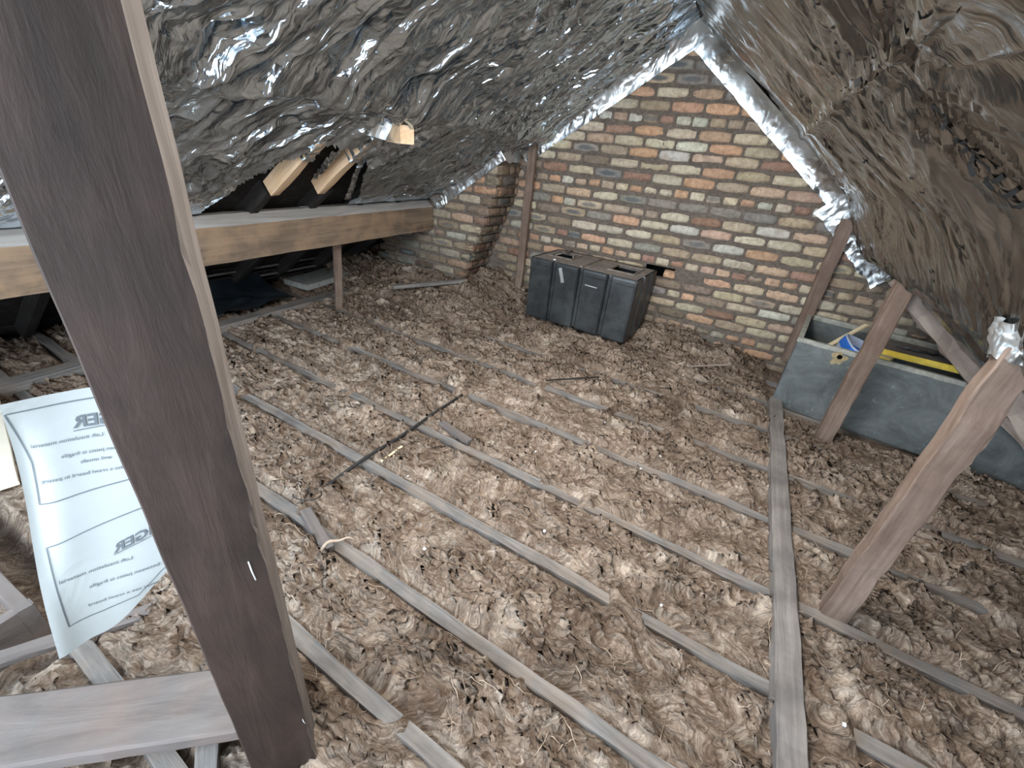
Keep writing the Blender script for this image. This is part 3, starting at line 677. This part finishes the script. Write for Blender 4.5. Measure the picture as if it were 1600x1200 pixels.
for (x0, x1, y0, y1, st_) in [(-2.25, 4.15, -5.0, .0, .0085)]:
    X, Y, Xd, Yd, H, xs, ys = wool_patch(x0, x1, y0, y1, st_)
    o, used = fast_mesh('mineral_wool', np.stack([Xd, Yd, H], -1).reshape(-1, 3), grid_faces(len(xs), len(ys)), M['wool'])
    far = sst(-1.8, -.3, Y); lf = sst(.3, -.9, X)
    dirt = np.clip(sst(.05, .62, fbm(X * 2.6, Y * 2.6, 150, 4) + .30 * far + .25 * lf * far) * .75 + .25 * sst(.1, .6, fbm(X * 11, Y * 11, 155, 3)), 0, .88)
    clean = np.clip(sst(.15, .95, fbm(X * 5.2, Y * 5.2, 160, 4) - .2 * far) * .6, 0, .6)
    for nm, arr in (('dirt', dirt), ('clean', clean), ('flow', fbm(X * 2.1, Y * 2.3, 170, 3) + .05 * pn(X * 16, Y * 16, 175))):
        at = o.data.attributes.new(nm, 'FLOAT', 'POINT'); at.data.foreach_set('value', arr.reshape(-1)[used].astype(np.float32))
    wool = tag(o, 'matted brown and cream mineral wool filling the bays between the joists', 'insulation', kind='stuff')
def wz(x, y):
    h, *_r = wool_h(np.array([[x]]), np.array([[y]])); return float(h[0, 0])
# loose curled wisps of the wool
NW = 1500; wxs = rs.uniform(-1.3, 3.6, NW); wys = -3.55 + 3.45 * rs.rand(NW) ** 1.15
whs, *_r = wool_h(wxs.reshape(1, -1), wys.reshape(1, -1)); whs = whs.ravel()
V, F = [], []; NS = 7
for k in range(NW):
    if wxs[k] < .35 and wys[k] < -3.45: continue
    near = max(0., min(1., (-wys[k] - .5) / 2.6)); L = rs.uniform(.03, .09) * (.6 + .7 * near); w0 = rs.uniform(.0005, .0013) * (.6 + .6 * near)
    th = rs.uniform(0, 2 * math.pi); cu = rs.uniform(-16, 16); px, py = wxs[k], wys[k]; P = []; hh = rs.uniform(.0, .003)
    for i in range(NS):
        t = i / (NS - 1); P.append((px, py, t)); th += cu * L / NS; px += math.cos(th) * L / NS; py += math.sin(th) * L / NS
    hz, *_r = (whs[k],), None
    q0 = len(V)
    for i, (ax, ay, t) in enumerate(P):
        V.append([ax, ay, t, w0 * math.sin(math.pi * (.12 + .76 * t)), hh * math.sin(math.pi * t) + .001, th])
    for i in range(NS - 1): F.append((q0 + i, q0 + i + 1))
A = np.array([v_[:6] for v_ in V]); hz, *_r = wool_h(A[:, 0][None], A[:, 1][None]); hz = hz.ravel()
nV = len(A); tx = np.gradient(A[:, 0]); ty = np.gradient(A[:, 1]); l_ = np.hypot(tx, ty) + 1e-9; nx, ny = -ty / l_, tx / l_
zc_ = hz + A[:, 4] + .002; W_ = A[:, 3]
V4 = np.stack([np.stack([A[:, 0] + nx * W_, A[:, 1] + ny * W_, zc_], -1), np.stack([A[:, 0], A[:, 1], zc_ + W_ * 1.2], -1), np.stack([A[:, 0] - nx * W_, A[:, 1] - ny * W_, zc_], -1), np.stack([A[:, 0], A[:, 1], zc_ - W_], -1)], 1).reshape(-1, 3)
E_ = np.array(F); F4 = np.concatenate([np.stack([E_[:, 0] * 4 + a_, E_[:, 0] * 4 + (a_ + 1) % 4, E_[:, 1] * 4 + (a_ + 1) % 4, E_[:, 1] * 4 + a_], -1) for a_ in range(4)])
o, _u = fast_mesh('wool_wisp', V4, F4, M['wisp'], wool); o['kind'] = 'stuff'

# ------------------------------------------------------------------ timbers
thing_timber('binder', 'long grey timber laid across the joists towards the big grey tank', 'beam', (2.128, -4.7, .025), (2.128, -.70, .025), .074, .052, M['binder'], seg=60, wob=.002, seed=5)
# foreground post with its pale worn edge
post = empty('post', (1.03, -3.55, 0), label='massive dark timber post in the near left foreground', cat='post')
E2 = Vector((1.093, -3.505, 0)); bd = Vector((-.636, -.772, 0)); nd_ = Vector((-.772, .636, 0)); PW, PD = .1265, .078
def post_mesh():
    V, F = [], []; n = 90; r = random.Random(3)
    for i in range(n + 1):
        z = -.10 + 2.05 * i / n
        j = .0016 * float(pn(z * 9, .3, 200)); notch = .012 * math.exp(-((z - .80) / .012) ** 2) + .006 * max(0, float(pn(z * 16, 2.2, 202)))
        P = [E2 + nd_ * 0 + bd * notch, E2 + bd * (PW * .5) + nd_ * -.001, E2 + bd * (PW - .004) + nd_ * .0, E2 + bd * PW + nd_ * .005, E2 + bd * PW + nd_ * PD, E2 + nd_ * PD + bd * .004, E2 + nd_ * (PD - .006), E2 + nd_ * (.008 + .004 * float(pn(z * 13, 5.5, 204))) + bd * -.0005]
        for p in P: V.append((p.x + j - 1.03, p.y + j * .5 + 3.55, z))
    m_ = 8
    for i in range(n):
        for k in range(m_): F.append((i * m_ + k, i * m_ + (k + 1) % m_, (i + 1) * m_ + (k + 1) % m_, (i + 1) * m_ + k))
    F.append(tuple(reversed(range(m_)))); F.append(tuple(range(n * m_, n * m_ + m_)))
    return V, F
V, F = post_mesh(); o = link('shaft', V, F, [M['post'], M['post_edge']], post)
for i, p in enumerate(o.data.polygons):
    if i < 90 * 8 and i % 8 in (6, 5, 7): p.material_index = 1
# wood splinters and pale nicks on the broad face
def on_face(s_, z, out=.001): p = E2 + bd * s_ - nd_ * out; return Vector((p.x - 1.03, p.y + 3.55, z))
for (s_, z, l_, w_) in [(.022, .665, .045, .0013), (.006, .175, .02, .0008)]:
    tube('nick', [on_face(s_, z + l_, .0008), on_face(s_ - .001, z + l_ * .5, .0012), on_face(s_ - .003, z, .0008)], w_, M['white_bit'], post, 6)
# purlin beam down the left side
def beam_mesh():
    prof = [(-.90, .607), (-.90, .800), (-.965, .852), (-1.03, .852), (-1.03, .607)]; V, F = [], []; n = 60
    for i in range(n + 1):
        y = -4.85 + (4.85 - .41) * i / n
        for k, (x, z) in enumerate(prof):
            V.append((x + .97 + .003 * float(pn(y * 6, k * 3.1, 210)), z - .60 + .004 * float(pn(y * 5, k * 2.1, 212)), y + 4.85))
    for i in range(n):
        for k in range(5): F.append((i * 5 + k, i * 5 + (k + 1) % 5, (i + 1) * 5 + (k + 1) % 5, (i + 1) * 5 + k))
    F.append((4, 3, 2, 1, 0)); F.append(tuple(range(n * 5, n * 5 + 5))); return V, F
V, F = beam_mesh(); o = link('eaves_beam', V, F, [M['beam'], M['beam_top']])
o.matrix_basis = Matrix(((1, 0, 0, -.97), (0, 0, 1, -4.85), (0, 1, 0, .60), (0, 0, 0, 1)))
for i, p in enumerate(o.data.polygons):
    if i < 300 and i % 5 in (1, 2): p.material_index = 1
tag(o, 'heavy orange-brown horizontal beam along the left eaves running to the chimney', 'beam')
thing_timber('eaves_post', 'short dark brown post propping the left eaves beam', 'post', (-1.20, -1.30, .0), (-1.01, -1.42, .62), .055, .05, M['strut'], seg=8)
# plank behind the post, low in the left foreground
thing_timber('plank', 'broad dusty grey plank running from the left foreground to the dark post', 'plank', (.20, -4.09, .105), (.955, -3.485, .105), .150, .045, M['plank'], seg=24, wob=.0008, bev=.006, seed=8)
thing_timber('short_joist', 'short grey timber end beneath the dusty plank at the post foot', 'timber', (.72, -3.52, .0), (1.02, -3.72, -.03), .045, .09, M['joist'], seg=8)
thing_timber('timber_offcut', 'pale grey lath slanting beside the loft hatch corner', 'timber', (.16, -3.85, .005), (.40, -3.50, .02), .045, .02, M['plank'], seg=8)
# struts on the right
def strut(x, y, z1, w, d, lab, sd):
    t = empty('strut', (x, y, 0), label=lab, cat='strut')
    timber('timber', (x, y, -.03), (x, y, z1), w, d, M['strut'], t, up=(0, 1, 0), seg=20, wob=.003, bev=.004, seed=sd)
    # crumpled foil gathered round the head
    V = []; nu, nv = 72, 26
    for a_ in range(nu):
        th = 2 * math.pi * a_ / (nu - 1)
        for b2 in range(nv):
            s_ = b2 / (nv - 1); rr = (.040 + .022 * s_) * (1 + .28 * float(pn(math.cos(th) * 3, math.sin(th) * 3 + s_ * 2, sd + 300)) + .16 * abs(float(pn(th * 4, s_ * 3, sd + 320))))
            V.append((rr * math.cos(th) * 1.15, rr * math.sin(th), z1 - .035 + .09 * s_ + .012 * float(pn(th * 2, s_, sd + 310))))
    fo_, _ = fast_mesh('foil_collar', np.array(V), grid_faces(nu, nv), M['foil_tape'], t)
    return t
strut(2.378, -1.03, 1.02, .085, .05, 'reddish-brown upright strut standing in front of the grey tank', 21)
strut(2.297, -2.33, 1.03, .080, .055, 'nearest reddish-brown upright strut at the right-hand edge', 22)
thing_timber('wall_stud', 'brown batten upright against the gable left of the black tank', 'batten', (-.150, -.045, .10), (-.150, -.045, 1.40), .070, .04, M['strut'], up=(0, 1, 0), seg=16, seed=31)
thing_timber('wall_stud', 'brown batten upright against the gable behind the grey tank', 'batten', (2.195, -.045, .10), (2.195, -.045, 1.13), .085, .04, M['strut'], up=(0, 1, 0), seg=16, seed=32)
thing_timber('bare_rafter', 'pale bare rafter sloping down behind the grey tank on the right', 'rafter', (2.36, -.975, .960), (3.75, -.975, .960 - 1.39 * .78), .045, .115, M['rafter'], up=(SR, 0, 1), seg=24, wob=.004, bev=.006, chip=.008, seed=41)
thing_timber('bare_rafter', 'pale bare rafter foot at the right edge behind the nearest strut', 'rafter', (2.60, -1.75, .76), (3.75, -1.75, .76 - 1.15 * .78), .045, .115, M['rafter'], up=(SR, 0, 1), seg=16, wob=.004, seed=43)
# wall plates along the eaves
thing_timber('wall_plate', 'grey wall plate on the floor below the left eaves beam', 'timber', (-1.45, -4.8, .012), (-1.45, -.45, .012), .10, .06, M['joist'], seg=30, seed=51)
thing_timber('wall_plate', 'dark wall plate on the floor along the right eaves', 'timber', (3.85, -4.8, .012), (3.85, -.02, .012), .10, .06, M['sark'], seg=10, seed=52)
thing_timber('timber_offcut', 'grey timber offcut lying on the wool by the chimney foot', 'timber', (-.95, -.90, .16), (-.50, -.42, .22), .045, .03, M['joist'], seg=6, seed=53)
thing_timber('timber_offcut', 'short tan offcut lying beside a joist below the rod end', 'timber', (.44, -2.99, .016), (.66, -3.075, .018), .040, .025, M['plank'], seg=6, seed=54)
thing_timber('timber_offcut', 'short tan offcut lying beside the joist right of the rod', 'timber', (.50, -2.19, .016), (.72, -2.245, .018), .040, .022, M['plank'], seg=6, seed=55)
thing_timber('thin_stick', 'thin dark stick lying on the wool in front of the black tank', 'stick', (.78, -1.44, .045), (1.05, -1.18, .05), .011, .009, M['sark'], seg=5, seed=56)
thing_timber('thin_stick', 'thin brown stick on the wool near the gable foot left of the grey tank', 'stick', (1.55, -.60, .06), (1.82, -.42, .09), .014, .010, M['rafter'], seg=5, seed=57)
thing_timber('pale_splinter', 'short yellowish white splinter lying on a joist beside the black rod', 'splinter', (.465, -2.60, .012), (.475, -2.47, .022), .012, .008, M['ply'], seg=3, seed=58)

# ------------------------------------------------------------------ black rod with a wire hook
rod = empty('black_rod', (.41, -2.4, .03), label='long thin black rod lying across the joists with a wire loop at its end', cat='rod')
pts = [Vector((.431 - .042 * k / 12 + .003 * math.sin(k * 1.3), -1.885 - 1.10 * k / 12, .020 + .004 * math.sin(k))) - rod.location for k in range(13)]
tube('shaft', pts, .0075, M['rubber'], rod)
lp = [Vector((.375 + .052 * math.sin(a_) + .03, -2.93 + .035 * math.cos(a_) - .03 * (a_ / 4), .03 + .03 * math.sin(a_ * .6))) - rod.location for a_ in np.linspace(0, 4.4, 18)]
tube('wire_loop', lp, .0022, M['rubber'], rod)

# ------------------------------------------------------------------ black ribbed tank
TL, TD, TH = .90, .52, .49
bt = empty('black_tank', (.150, -.515, .085), -.075, label='black ribbed plastic water tank with dusty top standing against the gable', cat='tank')
def ribbed_outline(L, D):
    P = []; gw, gd, n = .034, .036, 4; pw = (L - gw * (n - 1)) / n
    x = 0
    for k in range(n):
        P += [(x + .010, 0), (x + pw - .010, 0), (x + pw, .010)] if k < n - 1 else [(x + .010, 0), (x + pw - .022, 0), (x + pw - .007, .007), (x + pw, .022)]
        if k < n - 1: P += [(x + pw + .002, gd), (x + pw + gw - .002, gd), (x + pw + gw, .010)]
        x += pw + gw
    m_ = 3; pd = (D - gw * (m_ - 1)) / m_; y = 0
    for k in range(m_):
        if k > 0: P += [(L, y + .008)]
        P += [(L, y + pd - .010)]
        if k < m_ - 1: P += [(L - gd, y + pd + .002), (L - gd, y + pd + gw - .002)]
        y += pd + gw
    P += [(L - .02, D), (.02, D), (0, D - .02), (0, .02)]
    return P
def ribbed_body():
    P = ribbed_outline(TL, TD); n = len(P); V, F = [], []; cx_, cy_ = TL / 2, TD / 2
    lev = [(0, .955), (.012, .972), (.25, .985), (TH - .05, .998), (TH - .045, 1.006), (TH - .02, 1.006), (TH - .006, .995), (TH, .975)]
    for (z, s_) in lev:
        for (x, y) in P:
            sx = 1 + (s_ - 1) * .5; V.append((cx_ + (x - cx_) * sx, cy_ + (y - cy_) * s_, z))
    for i in range(len(lev) - 1):
        for k in range(n): F.append((i * n + k, i * n + (k + 1) % n, (i + 1) * n + (k + 1) % n, (i + 1) * n + k))
    F.append(tuple(reversed(range(n)))); return V, F
V, F = ribbed_body(); link('body', V, F, M['black_plastic'], bt)
# dusty top with two rimmed openings
OP = [(.06, .28, .19, .44), (.60, .82, .16, .41)]
xs = sorted({.018, TL - .018} | {a_ for o_ in OP for a_ in o_[:2]}); ys = sorted({.022, TD - .022} | {OP[0][2], OP[0][3]})
V, F = [], []
for i in range(len(xs) - 1):
    for j in range(len(ys) - 1):
        if j == 1 and i in (1, 3): continue
        q0 = len(V); V += [(xs[i], ys[j], TH - .001), (xs[i + 1], ys[j], TH - .001), (xs[i + 1], ys[j + 1], TH - .001), (xs[i], ys[j + 1], TH - .001)]; F.append((q0, q0 + 1, q0 + 2, q0 + 3))
link('top_panel', V, F, M['tank_dust'], bt)
for (x0, x1, y0, y1) in OP:
    V, F = [], []; r_ = .014
    sec = [(0, -.02), (0, .007), (-r_, .007), (-r_ - .003, -.002)]
    cs = [(x0, y0, 1, 1), (x1, y0, -1, 1), (x1, y1, -1, -1), (x0, y1, 1, -1)]
    for (cx_, cy_, sx, sy) in cs:
        for (o_, z) in sec: V.append((cx_ - sx * o_, cy_ - sy * o_, TH + z))
    for c_ in range(4):
        for k in range(3): a_, b2 = c_ * 4, ((c_ + 1) % 4) * 4; F.append((a_ + k, b2 + k, b2 + k + 1, a_ + k + 1))
    link('rim', V, F, M['tank_dust'], bt)
for (p, q) in (((.165, .44, TH + .022), (.130, .19, TH + .014)), ((.165, .44, TH + .022), (.280, .22, TH + .014))):
    tube('cross_bar', [p, q], .0065, M['tank_dust'], bt, 6)
box('seam_ridge', (.435, TD / 2, TH + .006), (.018, TD - .06, .014), M['tank_dust'], bt, .003)
rot = Matrix.Rotation(-.35, 3, 'Y')
box('metal_tag', (.300, -.010, TH - .085), (.028, .004, .115), M['metal_tag'], bt, .001, rot)
box('slot_strip', (.555, -.004, TH - .115), (.10, .004, .008), M['concrete'], bt, .001, Matrix.Rotation(.03, 3, 'Y'))
for (px, pz) in ((.012, TH - .02), (.205, TH + .012)):
    box('paint_blob', (px, .03, pz), (.022, .018, .010), M['white_bit'], bt, .004)

# ------------------------------------------------------------------ big grey tank with junk
GL, GD, GH, TW = 1.28, .70, .475, .020
gt = empty('grey_tank', (2.105, -.705, 0), -.15, label='large rectangular grey metal cold-water tank standing on the joists', cat='tank')
def tray():
    P = [(0, 0), (GL, 0), (GL, GD), (0, GD)]; I = [(TW, TW), (GL - TW, TW), (GL - TW, GD - TW), (TW, GD - TW)]
    V = [(a_, b2, .0) for a_, b2 in P] + [(a_, b2, GH) for a_, b2 in P] + [(a_, b2, GH) for a_, b2 in I] + [(a_, b2, .02) for a_, b2 in I]
    F = [(3, 2, 1, 0)] + [(k, (k + 1) % 4, 4 + (k + 1) % 4, 4 + k) for k in range(4)] + [(4 + k, 4 + (k + 1) % 4, 8 + (k + 1) % 4, 8 + k) for k in range(4)] + [(8 + k, 8 + (k + 1) % 4, 12 + (k + 1) % 4, 12 + k) for k in range(4)] + [(12, 13, 14, 15)]
    return V, F
V, F = tray(); o = link('shell', V, F, M['tank'], gt)
bv = o.modifiers.new('bevel', 'BEVEL'); bv.width = .006; bv.segments = 2
# rim with chipped pale edge
V, F = [], []
loop = []
for (a_, b2, c_, d2) in ((0, 0, GL, 0), (GL, 0, GL, GD), (GL, GD, 0, GD), (0, GD, 0, 0)):
    n = 30
    for k in range(n): loop.append((a_ + (c_ - a_) * k / n, b2 + (d2 - b2) * k / n))
n = len(loop)
for i, (x, y) in enumerate(loop):
    ix, iy = min(max(x, TW + .004), GL - TW - .004), min(max(y, TW + .004), GD - TW - .004)
    j = .006 * float(pn(i * .5, 1.1, 400)); ox, oy = (x - GL / 2) * .004, (y - GD / 2) * .006
    V += [(x + ox, y + oy, GH - .022 + j), (x + ox, y + oy, GH + .004 + j * .2), (ix, iy, GH + .004 + j * .2), (ix, iy, GH - .03)]
for i in range(n):
    for k in range(3): F.append((i * 4 + k, ((i + 1) % n) * 4 + k, ((i + 1) % n) * 4 + k + 1, i * 4 + k + 1))
link('rim', V, F, M['tank_rim'], gt)
# rust bloom around a flat black disc standing for the hole's shade
V, F = [(0, 0, 0)], []
cxh, czh = .235, GH - .045; n = 26; V = []
for k in range(n):
    a_ = 2 * math.pi * k / n; R_ = .036 * (1 + .35 * math.sin(a_ * 3 + 1) * .5 + .2 * math.sin(a_ * 5)); V.append((cxh + R_ * math.cos(a_) - .004, -.0035, czh - .010 + R_ * 1.1 * math.sin(a_)))
for k in range(n):
    a_ = 2 * math.pi * k / n; V.append((cxh + .014 * math.cos(a_), -.005, czh + .014 * math.sin(a_)))
for k in range(n): F.append((k, (k + 1) % n, n + (k + 1) % n, n + k))
link('rust_bloom', V, F, M['rust'], gt)
V = [(cxh + .0145 * math.cos(2 * math.pi * k / 16), -.0045, czh + .0145 * math.sin(2 * math.pi * k / 16)) for k in range(16)]
link('outlet_hole_disc', V, [tuple(range(16))], M['dark'], gt)
def gl(x, y, z):  # tank space to world
    c_, s_ = math.cos(-.15), math.sin(-.15); return Vector((2.105 + x * c_ - y * s_, -.705 + x * s_ + y * c_, z))
# contents
tub = empty('plastic_tub', gl(.19, .17, .115), .25, label='pale blue plastic tub with a bright blue rim tipped inside the grey tank', cat='tub')
def frustum(r0, r1, h, n=28): 
    V, F = [], []
    for (r_, z) in ((r0, 0), (r1, h), (r1 * .95, h), (r0 * .93, .012)):
        for k in range(n):
            a_ = 2 * math.pi * k / n; s_ = 1 / max(abs(math.cos(a_)), abs(math.sin(a_))) ** .75; V.append((r_ * math.cos(a_) * s_, r_ * math.sin(a_) * s_, z))
    for i in range(3):
        for k in range(n): F.append((i * n + k, i * n + (k + 1) % n, (i + 1) * n + (k + 1) % n, (i + 1) * n + k))
    F.append(tuple(range(3 * n, 4 * n))); F.append(tuple(reversed(range(n)))); return V, F
V, F = frustum(.070, .095, .40); tub.rotation_euler = (.10, .12, .25); ob = link('body', V, F, M['tub'], tub, False)
V, F = frustum(.0955, .0965, .05); ob = link('blue_band', V, F, M['blue'], tub, False); ob.location = (0, 0, .34)
tub.rotation_euler = (.22, .30, .25)
tb2 = empty('plastic_tub', gl(.48, .40, .05), 0, label='pale grey folded plastic tray in the grey tank behind the front strut', cat='tub')
V, F = frustum(.085, .10, .40); link('body', V, F, M['tub'], tb2); tb2.rotation_euler = (.2, -.3, .6)
bd_ = empty('yellow_edged_board', gl(.70, .17, GH), label='flat board with a yellow edge resting across the top of the grey tank', cat='board')
rm = Matrix.Rotation(-.12, 3, 'Z')
box('panel', (0, .09, .022), (.66, .26, .030), M['plank'], bd_, .004, None)
box('yellow_edge', (0, -.045, .022), (.665, .012, .036), M['yellow'], bd_, .002)
bd_.rotation_euler = (0, -.02, -.15)
V = [];nu=40;nv=5
for a_ in range(nu):
    for b2 in range(nv): V.append((-.22 + .44 * a_ / (nu - 1), .06 + .05 * b2 / (nv - 1) + .03 * float(pn(a_ * .2, 1, 70)), .042 + .010 * abs(float(pn(a_ * .6, b2 * .9, 72)))))
fast_mesh('foil_scrap', np.array(V), grid_faces(nu, nv), M['foil_tape'], bd_)
fb = empty('foam_block', gl(.40, .10, GH - .03), -.4, label='beige foam block wedged at the front rim of the grey tank', cat='block')
box('block', (0, 0, .01), (.16, .07, .05), M['beige'], fb, .006); box('yellow_face', (0, -.037, .012), (.15, .006, .046), M['yellow'], fb, .001)
thing_timber('thin_stick', 'pale thin lath leaning over the corner of the grey tank', 'stick', tuple(gl(.06, .10, .30)), tuple(gl(.33, .52, .53)), .030, .012, M['ply'], seg=5, seed=61)

# ------------------------------------------------------------------ eaves on the left
sl = box('concrete_slab', (0, 0, .03), (.30, .92, .05), M['concrete'], None, .006)
sl.location = (-1.86, -.74, .03); sl.rotation_euler = (.03, 0, .04)
tag(sl, 'pale concrete slab lying flat under the left eaves beam', 'slab')
xs = np.linspace(-2.2, -1.50, 30); ys = np.linspace(-2.5, -1.45, 40); X, Y = np.meshgrid(xs, ys, indexing='ij')
Z = .055 + .05 * np.abs(fbm(X * 3, Y * 2, 500, 3)) + .25 * sst(-1.85, -2.2, X)
o, _ = fast_mesh('plastic_sheet', np.stack([X + .05 * pn(X * 3, Y * 3, 503), Y + .05 * pn(X * 3, Y * 3, 505), Z], -1).reshape(-1, 3), grid_faces(30, 40), M['plastic_sheet'])
tag(o, 'dark blue-black plastic sheet heaped under the left eaves by the dark post', 'sheet')
for i in range(5):
    thing_timber('slate_batten', ['lowest dark batten lying at the back of the left eaves', 'grey batten lying just above the lowest one in the left eaves', 'dark middle batten of the stack in the left eaves', 'grey batten second from the top in the left eaves stack', 'topmost dark batten of the stack in the left eaves'][i], 'batten', (-2.05 + .05 * i, -2.3 + .1 * i, .10 + .05 * i), (-2.02 - .02 * i, -.45, .09 + .03 * i), .05, .014, M['joist'] if i % 2 else M['sark'], group='battens stacked along the left eaves', seg=8, seed=70 + i)

# ------------------------------------------------------------------ loft hatch in the near left corner
hatch = empty('door_1', kind='structure', label='loft hatch opening with timber lining in the near left corner', cat='hatch')
for (a_, b2) in (((HX1 + .02, HY0, -.04), (HX1 + .02, HY1 + .04, -.04)), ((HX1 + .04, HY1 + .02, -.04), (HX0, HY1 + .02, -.04)), ((HX0 - .02, HY0, -.04), (HX0 - .02, HY1, -.04))):
    timber('hatch_lining', a_, b2, .035, .17, M['plank'], hatch, seg=8)
o = box('landing_wall', (-.4, -4.1, -.9), (1.4, .9, .04), M['cream'], hatch, .002)
for k in range(5): box('ladder_tread', (-.62 + .16 * k, -4.1, -.45 + .0 * k), (.09, .80, .03), M['ply'], hatch, .003)
area('landing_lamp', (-.3, -4.1, -.13), (-.3, -4.1, -.9), .5, .4, 7, (1, .93, .80))

# pale board and insulation hump behind the sheet of paper
thing_timber('pale_board', 'pale cream board lying on the joists behind the paper notice', 'board', (-.55, -3.55, .03), (-1.35, -3.35, .06), .16, .018, M['cream'], seg=6, seed=80)

# ------------------------------------------------------------------ paper notice, seen from its back
notice = empty('paper_notice', (0, 0, 0), label='white paper notice with mirrored print hanging behind the dark post', cat='notice')
UA = np.array([.251, .989]); UU = np.array([-.993, .118]); UV = np.array([.18, -.984])
def paper_pt(u, v, lift=0.):
    s_, z = UA + u * UU + v * UV
    off = .084 + .010 * float(pn(u * 7, v * 4, 600)) + .004 * math.sin(v * 16 + u * 9) + .9 * max(0, u - .03) * max(0, v - .38) * 1.5 + .012 * math.exp(-(u / .02) ** 2) * math.sin(v * 9)
    p = E2 + bd * float(s_) + nd_ * (off - lift); return (p.x, p.y, float(z))
nu, nv = 34, 64; V = []
for a_ in range(nu):
    for b2 in range(nv):
        v_ = b2 / (nv - 1); u0 = -.004 * math.sin(v_ * 3.2) - .003; wv = .205 - .01 * math.sin(v_ * 5)
        u_ = u0 + (wv - u0) * a_ / (nu - 1)
        vb = .497 - .010 * sst(0, .05, u_) - .145 * float(sst(.05, .20, u_)); V.append(paper_pt(u_, v_ * vb))
fast_mesh('sheet', np.array(V), grid_faces(nu, nv), M['paper'], notice)
def ink_line(P, w=.0016):
    out = []
    for (a_, b2), (c_, d2) in zip(P[:-1], P[1:]):
        n = max(2, int(math.hypot(c_ - a_, d2 - b2) / .006))
        for k in range(n): out.append((a_ + (c_ - a_) * k / n, b2 + (d2 - b2) * k / n))
    out.append(P[-1]); V, F = [], []
    for i, (u_, v_) in enumerate(out):
        q, r = out[min(i + 1, len(out) - 1)], out[max(i - 1, 0)]; tx, ty = q[0] - r[0], q[1] - r[1]; l_ = math.hypot(tx, ty) or 1
        for s_ in (-1, 1): V.append(paper_pt(u_ - ty / l_ * w / 2 * s_, v_ + tx / l_ * w / 2 * s_, .0012))
    return V, [(2 * i, 2 * i + 1, 2 * i + 3, 2 * i + 2) for i in range(len(out) - 1)]
def ink_text(txt, u_end, v_base, size, bold=0., tilt=0.):
    cu = bpy.data.curves.new('txt', 'FONT'); cu.body = txt; cu.size = size; cu.offset = bold; cu.resolution_u = 2
    ob = bpy.data.objects.new('txt', cu); COL.objects.link(ob); dg = bpy.context.evaluated_depsgraph_get(); dg.update()
    me = bpy.data.meshes.new_from_object(ob.evaluated_get(dg)); W = max(v_.co.x for v_ in me.vertices)
    V = [paper_pt(u_end + (W - v_.co.x), v_base - v_.co.y - tilt * (W - v_.co.x), .0012) for v_ in me.vertices]; F = [tuple(p.vertices) for p in me.polygons]
    bpy.data.objects.remove(ob); bpy.data.curves.remove(cu); bpy.data.meshes.remove(me); return V, F
PV, PF = [], []
def add(vf):
    q0 = len(PV); PV.extend(vf[0]); PF.extend([tuple(i + q0 for i in f_) for f_ in vf[1]])
add(ink_line([(.19, .015), (.084, .016), (-.001, .017), (.010, .103), (.008, .177), (.11, .162), (.19, .150)]))
add(ink_line([(.19, .205), (.123, .221), (.008, .256), (.016, .434), (.060, .428), (.112, .413), (.150, .364), (.19, .33)]))
add(ink_text('DANGER', .062, .058, .026, .0007)); add(ink_line([(.062, .063), (.15, .059)], .0013))
for t_, u_, v_ in (('Loft insulation material', .014, .078), ('between joists is fragile', .044, .103), ('and unsafe', .064, .118), ('Use a crawl board in passing', .016, .139)):
    add(ink_text(t_, u_, v_, .0088))
add(ink_text('DANGER', .088, .300, .026, .0007, .45)); add(ink_line([(.088, .303), (.16, .272)], .0013))
for t_, u_, v_ in (('Loft insulation material', .016, .332), ('between joists is fragile', .050, .362), ('Always use a crawl board', .044, .406)):
    add(ink_text(t_, u_, v_, .0105, 0, .12))
o = link('print', PV, PF, M['grey_ink'], notice)

# ------------------------------------------------------------------ small white plaster bits lying about
bits = [(.93, -2.88), (1.245, -1.66), (1.58, -1.79), (2.045, -1.57), (2.06, -1.86), (1.28, -2.58), (2.27, -2.75), (.62, -2.60), (2.33, -1.55), (1.75, -2.65), (1.02, -2.10), (1.52, -1.98)]
bm_ = None
for i, (x, y) in enumerate(bits):
    z = wz(x, y) + .006; V = []
    r = random.Random(i); s_ = r.uniform(.003, .006)
    base = [(-1, -1, -1), (1, -1, -1), (1, 1, -1), (-1, 1, -1), (-1, -1, 1), (1, -1, 1), (1, 1, 1), (-1, 1, 1), (0, 0, 1.5), (0, -1.4, 0), (1.4, 0, 0), (0, 1.4, 0), (-1.4, 0, 0)]
    for p in base[:8]: V.append(tuple(c_ * s_ * r.uniform(.5, 1.2) * (.6 if k == 2 else 1) for k, c_ in enumerate(p)))
    o = link('plaster_crumb', V, [(3, 2, 1, 0), (4, 5, 6, 7), (0, 1, 5, 4), (1, 2, 6, 5), (2, 3, 7, 6), (3, 0, 4, 7)], M['white_bit'])
    o.location = (x, y, z); tag(o, 'tiny white plaster crumb lying on the brown wool', 'crumb', 'white crumbs scattered over the insulation')
# thick pale tufts standing up from the wool
for i, (x, y, dx, dy, L, lab) in enumerate([(.66, -3.10, .09, .07, .16, 'white wool strand sticking up beside the foot of the dark post'), (2.31, -2.98, .03, .15, .22, 'long pale wool strand sticking up right of the grey binder near the camera')]):
    z = wz(x, y); P = [(x + dx * t, y + dy * t, z + .01 + .05 * math.sin(t * 2.6) + .01 * math.sin(t * 9)) for t in np.linspace(0, 1, 12)]
    o = tube('wool_strand', P, [.006 * (1 - .8 * t) + .001 for t in np.linspace(0, 1, 12)], M['wisp'], None, 7); tag(o, lab, 'strand')
